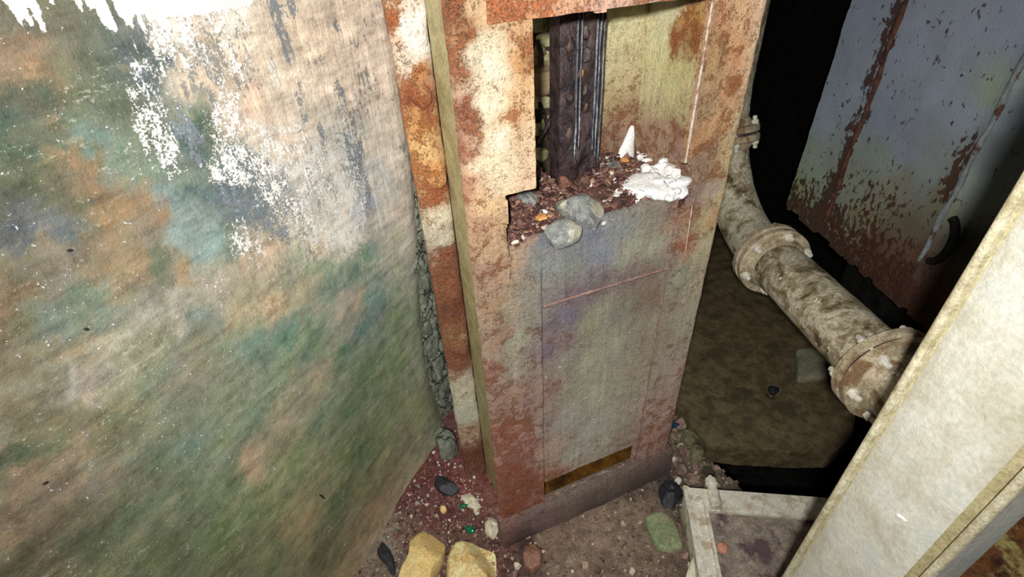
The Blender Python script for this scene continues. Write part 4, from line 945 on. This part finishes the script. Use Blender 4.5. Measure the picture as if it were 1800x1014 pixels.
me = rock_mesh('plaster_lump', (0, 0, 0), (.095, .036, .095), 0, 78, 14, .16)
for q in me.vertices:
    t_ = (q.co.z + .05) / .10
    q.co.x = q.co.x * (1.1 - .95 * t_) + .030 * t_; q.co.y *= 1.1 - .6 * t_
me.transform(Matrix.Translation((.648, .925, 1.048)) @ Matrix.Rotation(.3, 4, 'Z'))
thing('plaster_lump', me, M_WHITE, 'pointed white plaster piece upright in the back corner of the pocket', 'plaster')
chip_lab = ['narrow cream pebble right of the guide bar on the shelf', 'white plaster chip just below the pointed piece', 'second white chip right beside the one below the pointed piece', 'whitish lump touching the top of the big plaster lump',
            'flat white chip left of the big plaster lump', 'pale chip between the big lump and the chips behind it', 'cream chip on the front lip of the shelf, right of the grey stones', 'pale splinter between the left plate and the grey stones',
            'pale chip low in the notch of the left plate', 'tiny pale chip in front of the big plaster lump', 'small pale chip at the foot of the guide bar']
for k, (x, y, z, r) in enumerate(AT_CHIPS):
    if k == 8: x, y, z = .298, .7345, 1.015
    y = min(y, .945); x = min(x, .69)
    zz = float(heap_z(np.array([x]), np.array([y]))[0]) + .006
    y = max(y, .735)
    dims = (r * 2.2, r * 1.2, r * 1.1) if k else (.010, .024, .010)
    thing('plaster_chip', rock_mesh('plaster_chip', (x, y, zz), dims, [-.5, .3, -.2, .5, .2, 0, .4, -.3, 0, .2, .6][k], 700 + k, 7, .06, ICO2), M_CREAM if k in (0, 6, 8) else M_WHITE, chip_lab[k], 'chip', 'pale chips on the shelf')
ol = ['orange rust flake left of the two grey stones', 'orange rust flake on the front lip, right of centre', 'rounded rust lump against the foot of the guide bar', 'orange crumb on the grey flake right of the guide bar']
for k, (x, y, z, r) in enumerate(AT_ORANGE_FLAKE):
    y = max(.742, y)
    if k == 2: x, y = .470, .868
    zz = float(heap_z(np.array([x]), np.array([y]))[0]) + .006
    thing('rust_lump', rock_mesh('rust_lump', (x, y, zz + (.01 if k == 2 else 0)), (r * 1.9, r * 1.7, r * (1.5 if k == 2 else .9)), k, 800 + k, 12, .2, ICO3), M_ORANGE if k != 2 else mat_rock('red_rust', (.14, .06, .04), (.30, .14, .09)), ol[k], 'rust lump')
thing('stone', rock_mesh('stone', (.592, .880, 1.03), (.055, .06, .028), .4, 66, 8, .06), M_GREYROCK, 'dull grey flake lying right of the guide bar on the shelf', 'stone')

# ------------------------------------------------------------------ things on the floor
def fz(x, y):
    return float(floor_depth(np.array([x]), np.array([y]))[0])
def floor_stone(name, pts, h, mat, label, cat='stone', seed=0, tilt=(0, 0), rough=.010, facets=6):
    c = np.mean(pts, 0)
    return thing(name, outline_rock_mesh(name, pts, fz(*c) - .006, h, seed, tilt, rough, 48, facets=facets), mat, label, cat)
floor_stone('stone', OUT_YELLOW_STONE_A, .065, M_YELLOW, 'large smooth ochre stone on the floor beside the green wall', seed=31, rough=.006, facets=3)
floor_stone('stone', OUT_YELLOW_STONE_B, .055, M_YELLOW2, 'blocky ochre stone with rusty stains, right of the smooth ochre stone', seed=34, rough=.006, facets=2)
floor_stone('pebble', OUT_BLACK_A, .030, M_BLACK, 'black oval pebble on the maroon rust crumbs', 'pebble', 36, rough=.002, facets=2)
floor_stone('pebble', OUT_BLACK_B, .030, M_BLACK, 'long black pebble at the foot of the green wall', 'pebble', 38, rough=.002, facets=2)
floor_stone('stone_chip', OUT_CREAM_A, .022, M_CREAM, 'cream stone chip just right of the black oval pebble', 'chip', 41, rough=.012)
floor_stone('stone_chip', OUT_CREAM_B, .022, M_CREAM, 'pitted cream stone chip against the column corner', 'chip', 43, rough=.016)
floor_stone('stone', OUT_GREY_STONE, .085, M_FILL, 'light grey broken stone in the corner of wall and column', seed=45, rough=.02)
floor_stone('stone', OUT_GREEN_STONE, .028, M_GREEN, 'flat mossy green stone in front of the column base', seed=47, rough=.003, facets=0)
floor_stone('stone', OUT_OLIVE_STONE, .030, M_OLIVE, 'rounded olive stone tucked beside the iron frame', seed=48, rough=.004, facets=0)
floor_stone('stone', OUT_DARK_STONE, .036, M_BLACK, 'glossy black stone at the right corner of the column base', seed=49, rough=.015)
floor_stone('rust_lump', OUT_BROWN_LUMP, .035, M_BROWNLUMP, 'round brown rust lump in front of the left base corner', 'rust lump', 51, rough=.006, facets=0)
floor_stone('stone', OUT_PALE_STONE, .045, M_CREAM, 'pale pointed stone leaning against the iron frame', seed=53, rough=.005)
floor_stone('stone', OUT_STEP_A, .04, M_OLIVE, 'angular brown-green stone right of the column near the slab', seed=55, rough=.012)
floor_stone('stone', OUT_STEP_B, .03, M_OLIVE, 'small angular stone at the edge of the pit', seed=57, rough=.012)
floor_stone('stone_chip', OUT_YELLOW_CHIP, .016, M_YELLOW, 'tiny yellow chip on the maroon rust crumbs', 'chip', 59, rough=.004)
for k, (x, y, z) in enumerate(AT_GREEN_GLASS):
    thing('glass_shard', rock_mesh('glass_shard', (x, y, fz(x, y) + .008), [(.032, .014, .010), (.026, .034, .018)][k], [-.2, .4][k], 900 + k, 8, .03, ICO2), M_GREENGLASS, ['thin green glass shard above the thicker one', 'thick green glass shard behind the blocky ochre stone'][k], 'glass')
x, y, z = AT_BLUE_BIT[0]
thing('plastic_bit', rock_mesh('plastic_bit', (x - .02, y, fz(x, y) + .012), (.05, .022, .02), -.3, 905, 6, .03, ICO2), M_BLUEGLASS, 'shiny dark blue scrap at the right foot of the column', 'scrap')

# gravel and crumbs, far too many to count
rnd = random.Random(77)
items = []
def crumbs(n, xr, yr, pal, smin, smax, cond=None):
    for i in range(n):
        x = rnd.uniform(*xr); y = rnd.uniform(*yr)
        if cond and not cond(x, y): continue
        if not bool(floor_in(np.array([x]), np.array([y]))[0]): continue
        if .2 < x < .79 and .705 < y < .97: continue
        s = smin + (smax - smin) * rnd.random() ** 2.5
        c = rnd.choice(pal); f_ = rnd.uniform(.6, 1.4)
        items.append((x, y, fz(x, y) - s * .1, s, s * rnd.uniform(.4, .9), .6, tuple(min(.9, k * f_) for k in c)))
in_front = lambda x, y: (x - WO[0]) * WN[0] + (y - WO[1]) * WN[1] > .02
MAROON = [(.20, .06, .05), (.26, .08, .07), (.14, .045, .04), (.33, .14, .11), (.18, .06, .06), (.12, .04, .035), (.10, .03, .03), (.15, .05, .05), (.45, .36, .30), (.70, .66, .58), (.22, .09, .07), (.16, .05, .05)]
DIRT = [(.42, .32, .22), (.52, .42, .30), (.30, .20, .15), (.36, .22, .18), (.22, .13, .10), (.26, .18, .13), (.34, .26, .18), (.62, .54, .42), (.18, .11, .09), (.28, .17, .14), (.70, .66, .58)]
crumbs(1500, (-.06, .24), (.80, 1.16), MAROON, .002, .008, in_front)
crumbs(1000, (-.28, .22), (.55, .95), DIRT + MAROON[:3], .003, .010, in_front)
crumbs(900, (.15, .95), (.30, .72), DIRT, .002, .007)
crumbs(60, (.15, .95), (.30, .70), DIRT, .008, .016)
crumbs(500, (.78, .97), (.60, 1.30), DIRT + [(.10, .08, .05)] * 3, .004, .026)
me = chips_mesh('floor_gravel', items, 8)
tag(rebase(link('floor_gravel', me, M_CHIPS), (.3, .7, 0)), 'scattered rust crumbs, gravel and stone chips covering the floor', 'gravel', kind='stuff')

# ------------------------------------------------------------------ beyond the column: slab, pipe, tank
slab_poly = [(.965, .735)] + OUT_SLAB[1:] + [(1.62, .70), (1.95, 1.15), (2.05, 1.9), (1.20, 2.1), (1.00, 1.35)]
me, u, v = grid_solid('concrete_slab', lines(.94, 2.1, .014), lines(.5, 2.15, .014), (0, 0, 0), X_, Y_, Z_, .085, poly_in(slab_poly),
                      lambda x, y: fbm(x * 5, y * 5, 131, 4) * .02 + fbm(x * 40, y * 40, 132, 3) * .006 - .03 * np.exp(-(((x - AT_SLAB_HOLE[0][0]) / .02) ** 2 + ((y - AT_SLAB_HOLE[0][1]) / .018) ** 2)), .004, snap=slab_poly)
slab = empty('concrete_slab', (1.4, 1.2, -.95), 'broken brown concrete slab under the pipe, edge over a black pit', 'slab')
link('slab_top', me, M_SLAB, slab)
link('slab_support', box_mesh('slab_support', (1.15, 1.05, -.955), (1.75, 1.8, -.08)), M_DARK, slab)
thing('concrete_block', outline_rock_mesh('concrete_block', OUT_SLAB_BLOCK, -.004, .035, 61, (0, 0), .004), mat_rock('grey_green_block', (.20, .19, .12), (.32, .31, .21), None, 20), 'low grey-green concrete block on the brown slab below the pipe', 'block')

x, y, z = AT_SLAB_HOLE[0]  # black stone added to stand in for the hole's darkness
thing('pebble', rock_mesh('pebble', (x, y, .012), (.05, .04, .03), .3, 63, 8, .1), M_BLACK, 'small black stone put in for the dark hole in the brown slab', 'pebble')

pipe = empty('flanged_pipe', (1.0, .746, .68), 'mud-coated flanged steel pipe running behind the column', 'pipe')
P1 = Vector((1.0, .746, .744)); P2 = Vector((.865, .356, .776))
dpipe = (P2 - P1).normalized()
RP = .062
link('pipe_run', tube_mesh('pipe_run', [P1.lerp(P2, i / 24) for i in range(25)], RP, 32, .03, 5), M_PIPE, pipe)
elbow = [P1, P1 - dpipe * .06]
q0 = P1 - dpipe * .06; up = Vector((-.05, .12, 1)).normalized()
for i in range(1, 13):
    a_ = math.radians(80) * i / 12; r_ = .26
    elbow.append(q0 - dpipe * r_ * math.sin(a_) + up * r_ * (1 - math.cos(a_)))
link('pipe_elbow', tube_mesh('pipe_elbow', elbow, RP * .98, 32, .02, 6), M_PIPE, pipe)
end = elbow[-1]; dend = (elbow[-1] - elbow[-2]).normalized()
link('pipe_riser', tube_mesh('pipe_riser', [end, end + dend * .05, end + dend * .1 + Vector((0, 0, .05)), end + Vector((0, .05, 1.2))], RP * .98, 28, .02, 7), M_PIPE, pipe)
link('pipe_tail', tube_mesh('pipe_tail', [P2 + dpipe * (.03 + .03 * i) for i in range(7)], RP * 1.02, 28, .03, 8), M_PIPE, pipe)
M_FLANGE = mat_rock('muddy_flange', (.20, .15, .08), (.48, .41, .28), (.20, .12, .06), 40, .004)
M_BOLT = mat_rock('crusted_bolt', (.40, .36, .28), (.74, .70, .60), None, 80)
def flange(c, d, gap, nb, ph, rf=.089):
    c = Vector(c); d = Vector(d).normalized()
    a_ = d.cross(Vector((0, 0, 1))).normalized(); b_ = d.cross(a_)
    for s in (-1, 1):
        o_ = c + d * (gap / 2 + .0095) * s
        link('flange_ring', tube_mesh('flange_ring', [o_ - d * .0095, o_ - d * .0075, o_ + d * .0075, o_ + d * .0095], [rf - .003, rf, rf, rf - .003], 40, .012, 3), M_FLANGE, pipe)
    link('gasket', tube_mesh('gasket', [c - d * gap / 2, c + d * gap / 2], rf - .007, 32), M_BAR, pipe)
    # hub collar
    for s in (-1, 1):
        h0 = c + d * s * (gap / 2 + .018)
        link('collar', tube_mesh('collar', [h0, h0 + d * s * .012, h0 + d * s * .02], [RP * 1.16, RP * 1.1, RP * 1.02], 32, .02, 4), M_FLANGE, pipe)
    for k in range(nb):
        th = ph + 2 * math.pi * k / nb
        p = c + (a_ * math.cos(th) + b_ * math.sin(th)) * (rf - .0125)
        ln = gap / 2 + .019
        bo = link('bolt', tube_mesh('bolt', [p - d * (ln + .022), p - d * (ln + .020), p + d * (ln + .020), p + d * (ln + .022)], [.004, .006, .006, .004], 10), M_BOLT, pipe)
        for s in (-1, 1):
            h0 = p + d * s * ln
            link('nut', tube_mesh('nut', [h0 - d * s * .001, h0 + d * s * .009, h0 + d * s * .011], [.0105, .0105, .008], 6), M_BOLT, bo)
flange(P1, dpipe, .006, 6, .35)
flange(P2 + dpipe * .02, dpipe, .006, 6, .15, .092)
flange(end + dend * .01, dend, .006, 6, .2)

# tank
TA = np.array([TANK_A[0], TANK_A[1], 0.]); TD = np.array(TANK_D); TD /= np.linalg.norm(TD)
TN = np.array([TD[1], -TD[0], 0.])
if TN @ (np.array([0, 0, 0]) - TA) < 0: TN = -TN
tank = empty('steel_tank', (TA[0] - TN[0] * .3 + TD[0] * .6, TA[1] - TN[1] * .3 + TD[1] * .6, -.95), 'blue-grey painted steel tank side, rust-spotted, standing behind the pipe', 'tank')
tb = .45
def tank_in(s, z):
    return z > tb - .02 + np.clip(-(s - .0) * .0, 0, 1) + fbm(s * 25, s * 0, 141, 3) * .012
me, u, v = grid_solid('side_sheet', lines(0, 1.1, .012), lines(.40, 1.9, .012), TA, TD, Z_, TN, .012, tank_in, lambda s, z: fbm(s * 4, z * 4, 142, 4) * .02 + .006 * np.exp(-((s - .66) / .02) ** 2), .003)
a = idw(u, v, TANK_COLOURS, 3, .03, 14)
set_attr(me, 'Col', a[:, :3] * .74)
ru = .17 + .75 * np.exp(-((u - (.215 - .0 * v)) / .030) ** 2) * (.6 + fbm(u * 30, v * 12, 143, 3)) + .45 * np.exp(-((v - tb) / .14) ** 2) + .5 * np.exp(-(((u - .625) / .03) ** 2 + ((v - .86) / .10) ** 2)) + .22 * np.exp(-(((u - .42) / .12) ** 2 + ((v - .68) / .07) ** 2))
set_attr(me, 'Rust', np.clip(ru, 0, 1))
link('side_sheet', me, M_TANK, tank)
M_TANKRUST = mat_rock('tank_rust', (.05, .02, .016), (.20, .085, .05), None, 40)
M_TANKEDGE = mat_rock('tank_edge', (.22, .25, .27), (.38, .41, .42), (.14, .07, .045), 50)
def on_tank(s, z, n=0.0): return Vector(TA + TD * s + np.array([0, 0, z]) + TN * n)
link('weld_bead', tube_mesh('weld_bead', [on_tank(.245 + .004 * math.sin(i), .50 + i * .056, .008) for i in range(25)], [.007 + .003 * math.sin(i * 2.3) for i in range(25)], 8, .2, 1), M_TANKRUST, tank)
link('weld_bead', tube_mesh('weld_bead', [on_tank(.66 + .003 * math.sin(i * 1.7), .60 + i * .05, .010) for i in range(26)], [.007 + .002 * math.sin(i * 2.9) for i in range(26)], 8, .2, 2), M_TANKEDGE, tank)
link('cracked_lip', tube_mesh('cracked_lip', [on_tank(.22 + .30 * i / 16, .535 - .045 * math.sin(i / 16 * 2.6) + .008 * math.sin(i * 1.9), .009) for i in range(17)], .0045, 8, .3, 3), M_TANKRUST, tank)
hook = [on_tank(.70 + .04 * math.sin(a_), .70 + .07 * math.cos(a_), .03) for a_ in [math.pi * (.05 + .9 * i / 12) for i in range(13)]]
link('black_hose_loop', tube_mesh('black_hose_loop', hook, .011, 12), M_DARK, tank)
for nm, s0, s1 in (('tank_body', .01, 1.09),):
    link(nm, obox_mesh(nm, on_tank(s0, .47, -.5), Vector(TD) * (s1 - s0), Vector(TN) * .487, (0, 0, 1.42)), M_DARK, tank)
for s0 in (.2, .75):
    link('plinth', obox_mesh('plinth', on_tank(s0, -.955, -.45), Vector(TD) * .25, Vector(TN) * .25, (0, 0, 1.43)), M_DARK, tank)

# ------------------------------------------------------------------ iron frame lying on the floor edge
fr = empty('iron_frame', (.9, .42, 0), 'lime-crusted iron frame with bolted corner lying in front of the pit', 'frame')
e1 = Vector(E1); e2 = Vector(E2); o0 = Vector((.742, .592, 0))
LEN1, LEN2 = .42, .34
def fbar(name, a0, a1, b0, b1, z0, z1, mat, bev=.008, parent=fr):
    return link(name, obox_mesh(name, o0 + e1 * a0 + e2 * b0 + Vector((0, 0, z0)), e1 * (a1 - a0), e2 * (b1 - b0), (0, 0, z1 - z0), bev), mat, parent)
fbar('frame_bar', .0, LEN1, .0, .048, .0, .100, M_FRAME, .010)
fbar('frame_bar', .002, .040, .049, LEN2, .0, .0985, M_FRAME, .009)
fbar('frame_bar', LEN1 - .045, LEN1, .049, LEN2, .0, .098, M_FRAME, .009)
fbar('frame_bar', .041, LEN1 - .046, LEN2 - .045, LEN2, .0, .098, M_FRAME, .009)
pl2 = fbar('recessed_plate', .041, LEN1 - .046, .050, LEN2 - .046, .0, .082, M_FRAMEPLATE, .003)
b0 = o0 + e1 * .072 + e2 * .055 + Vector((0, 0, .108)); b1 = o0 + e1 * .072 - e2 * .035 + Vector((0, 0, .112))
bo = link('corner_bolt', tube_mesh('corner_bolt', [b0, b0.lerp(b1, .55), b0.lerp(b1, .56), b0.lerp(b1, .8), b0.lerp(b1, .81), b1], [.016, .017, .014, .014, .018, .016], 14, .06, 2), M_FRAME, fr)
link('bolt_tip', tube_mesh('bolt_tip', [b1, b1 - e2 * .010], [.009, .007], 10), M_FRAME, bo)
c = o0 + e1 * .03 + e2 * .03 + Vector((0, 0, .099))
link('rivet', tube_mesh('rivet', [c, c + Vector((0, 0, .004)), c + Vector((0, 0, .006))], [.013, .012, .008], 16), M_FRAME, fr)
for k, (x, y, z) in enumerate(AT_FRAME_RIVET[:2]):
    c = (o0 + e1 * .072 + e2 * .152 if k == 0 else o0 + e1 * .085 + e2 * .085) + Vector((0, 0, .080))
    link('rivet', tube_mesh('rivet', [c, c + Vector((0, 0, .007)), c + Vector((0, 0, .011))], [.016, .015, .010] if k == 0 else [.010, .009, .006], 18), M_RIVETRED if k == 0 else M_FRAMEPLATE, fr)

# ------------------------------------------------------------------ white post close by on the right
post = empty('steel_post', (.66, .15, 0), 'white-painted steel post with rolled edges, close on the right', 'post')
PL = np.array([.619, .229]); PR = np.array([.595, .074])
pd = (PR - PL); pw = np.linalg.norm(pd); pd /= pw; pn = np.array([pd[1], -pd[0]])
if pn @ (-PL) < 0: pn = -pn
prof = []
def arc(c0, r, a0, a1, n_):
    for i in range(n_ + 1):
        a_ = a0 + (a1 - a0) * i / n_
        prof.append((c0[0] + r * math.cos(a_), c0[1] + r * math.sin(a_)))
# (along, outwards): left rolled edge, flat face, shallow valley, right rolled lip, back
arc((.0065, .001), .0065, math.pi, .25 * math.pi, 6)
prof += [(.0125, -.001), (.0145, -.002), (.017, .000), (.05, .0015), (.09, .0015), (.120, .0), (.132, -.003), (.140, -.006), (.1435, -.007), (.146, -.004)]
arc((pw - .006, -.001), .006, .75 * math.pi, 0, 6)
prof += [(pw, -.06), (0, -.06)]
zs_ = lines(0, 2.4, .04)
verts = []; faces = []
n = len(prof)
for z in zs_:
    for j, (al, ou) in enumerate(prof):
        w = float(fbm(np.array([z * 6]), np.array([j * .15]), 151, 3)[0]) * .002 if j < n - 2 else 0
        x, y = PL + pd * (al + w * .5) + pn * (ou + w)
        verts.append((x, y, z))
for i in range(len(zs_) - 1):
    for j in range(n):
        k = (j + 1) % n
        faces.append((i * n + j, i * n + k, (i + 1) * n + k, (i + 1) * n + j))
faces.append(tuple(reversed(range(n)))); faces.append(tuple((len(zs_) - 1) * n + j for j in range(n)))
caps = faces[-2:]; sides = faces[:-2]
def post_part(nm, sel, mat, with_caps=False):
    fs = [f for q, f in enumerate(sides) if sel(q % n)] + (caps if with_caps else [])
    used = sorted({k for f in fs for k in f}); mp = {k: q for q, k in enumerate(used)}
    m_ = mesh_from(nm, [verts[k] for k in used], [tuple(mp[k] for k in f) for f in fs], 40)
    bm = bmesh.new(); bm.from_mesh(m_); bmesh.ops.recalc_face_normals(bm, faces=bm.faces[:])
    bm.to_mesh(m_); bm.free()
    return link(nm, m_, mat, post)
M_POSTEDGE = mat_rock('olive_stained_edge', (.36, .31, .18), (.66, .61, .44), (.50, .44, .28), 40, .003, .6)
M_POSTGROOVE = mat_rock('shaded_groove', (.32, .27, .13), (.48, .42, .25), None, 30, .003, .6)  # darker olive puts the grooves' soft shading into the colour
post_part('rolled_edge', lambda j: j < 7, M_POSTEDGE)
post_part('edge_groove', lambda j: j in (7,), M_POSTGROOVE)
post_part('face', lambda j: 8 <= j <= 12, M_POST)
post_part('lip_groove', lambda j: 13 <= j <= 15, M_POSTGROOVE)
post_part('lip', lambda j: 16 <= j <= 22, M_POSTEDGE)
post_part('web', lambda j: j >= 23, M_POST, True)
link('foot_plate', box_mesh('foot_plate', (.57, .04, -.01), (.74, .27, .012)), M_POST, post)
pcen = PL + pd * .085
M_FLECK = mat_simple('white_fleck', (.85, .85, .84), (.93, .93, .92), 200)
fx, fy, fz_ = AT_FLECK[0]
pf = [Vector((fx, fy, fz_)) + Vector((pd[0], pd[1], 0)) * a_ + Vector((0, 0, b_)) + Vector((pn[0], pn[1], 0)) * .0015 for a_, b_ in [(-.006, -.003), (-.003, -.001), (.0, .0005), (.003, .002), (.006, .001), (.0075, .004)]]
link('paint_fleck', tube_mesh('paint_fleck', pf, [.002, .0034, .003, .002, .0015, .0008], 8, .2), M_FLECK, post)

# rusted box at the lower right
bx_ = empty('rusted_box', (1.25, 0, 0), 'low rust-eaten metal box blotched yellow, behind the foot of the white post', 'box')
me, u, v = grid_solid('lid', lines(.99, 1.42, .012), lines(-.30, .17, .012), (0, 0, .285), X_, Y_, Z_, .012, None, lambda x, y: fbm(x * 16, y * 16, 161, 4) * .02, .003)
link('lid', me, M_PATCHRUST, bx_)
link('body', box_mesh('body', (1.0, -.29, .0), (1.41, .16, .272), .006), M_PATCHRUST, bx_)
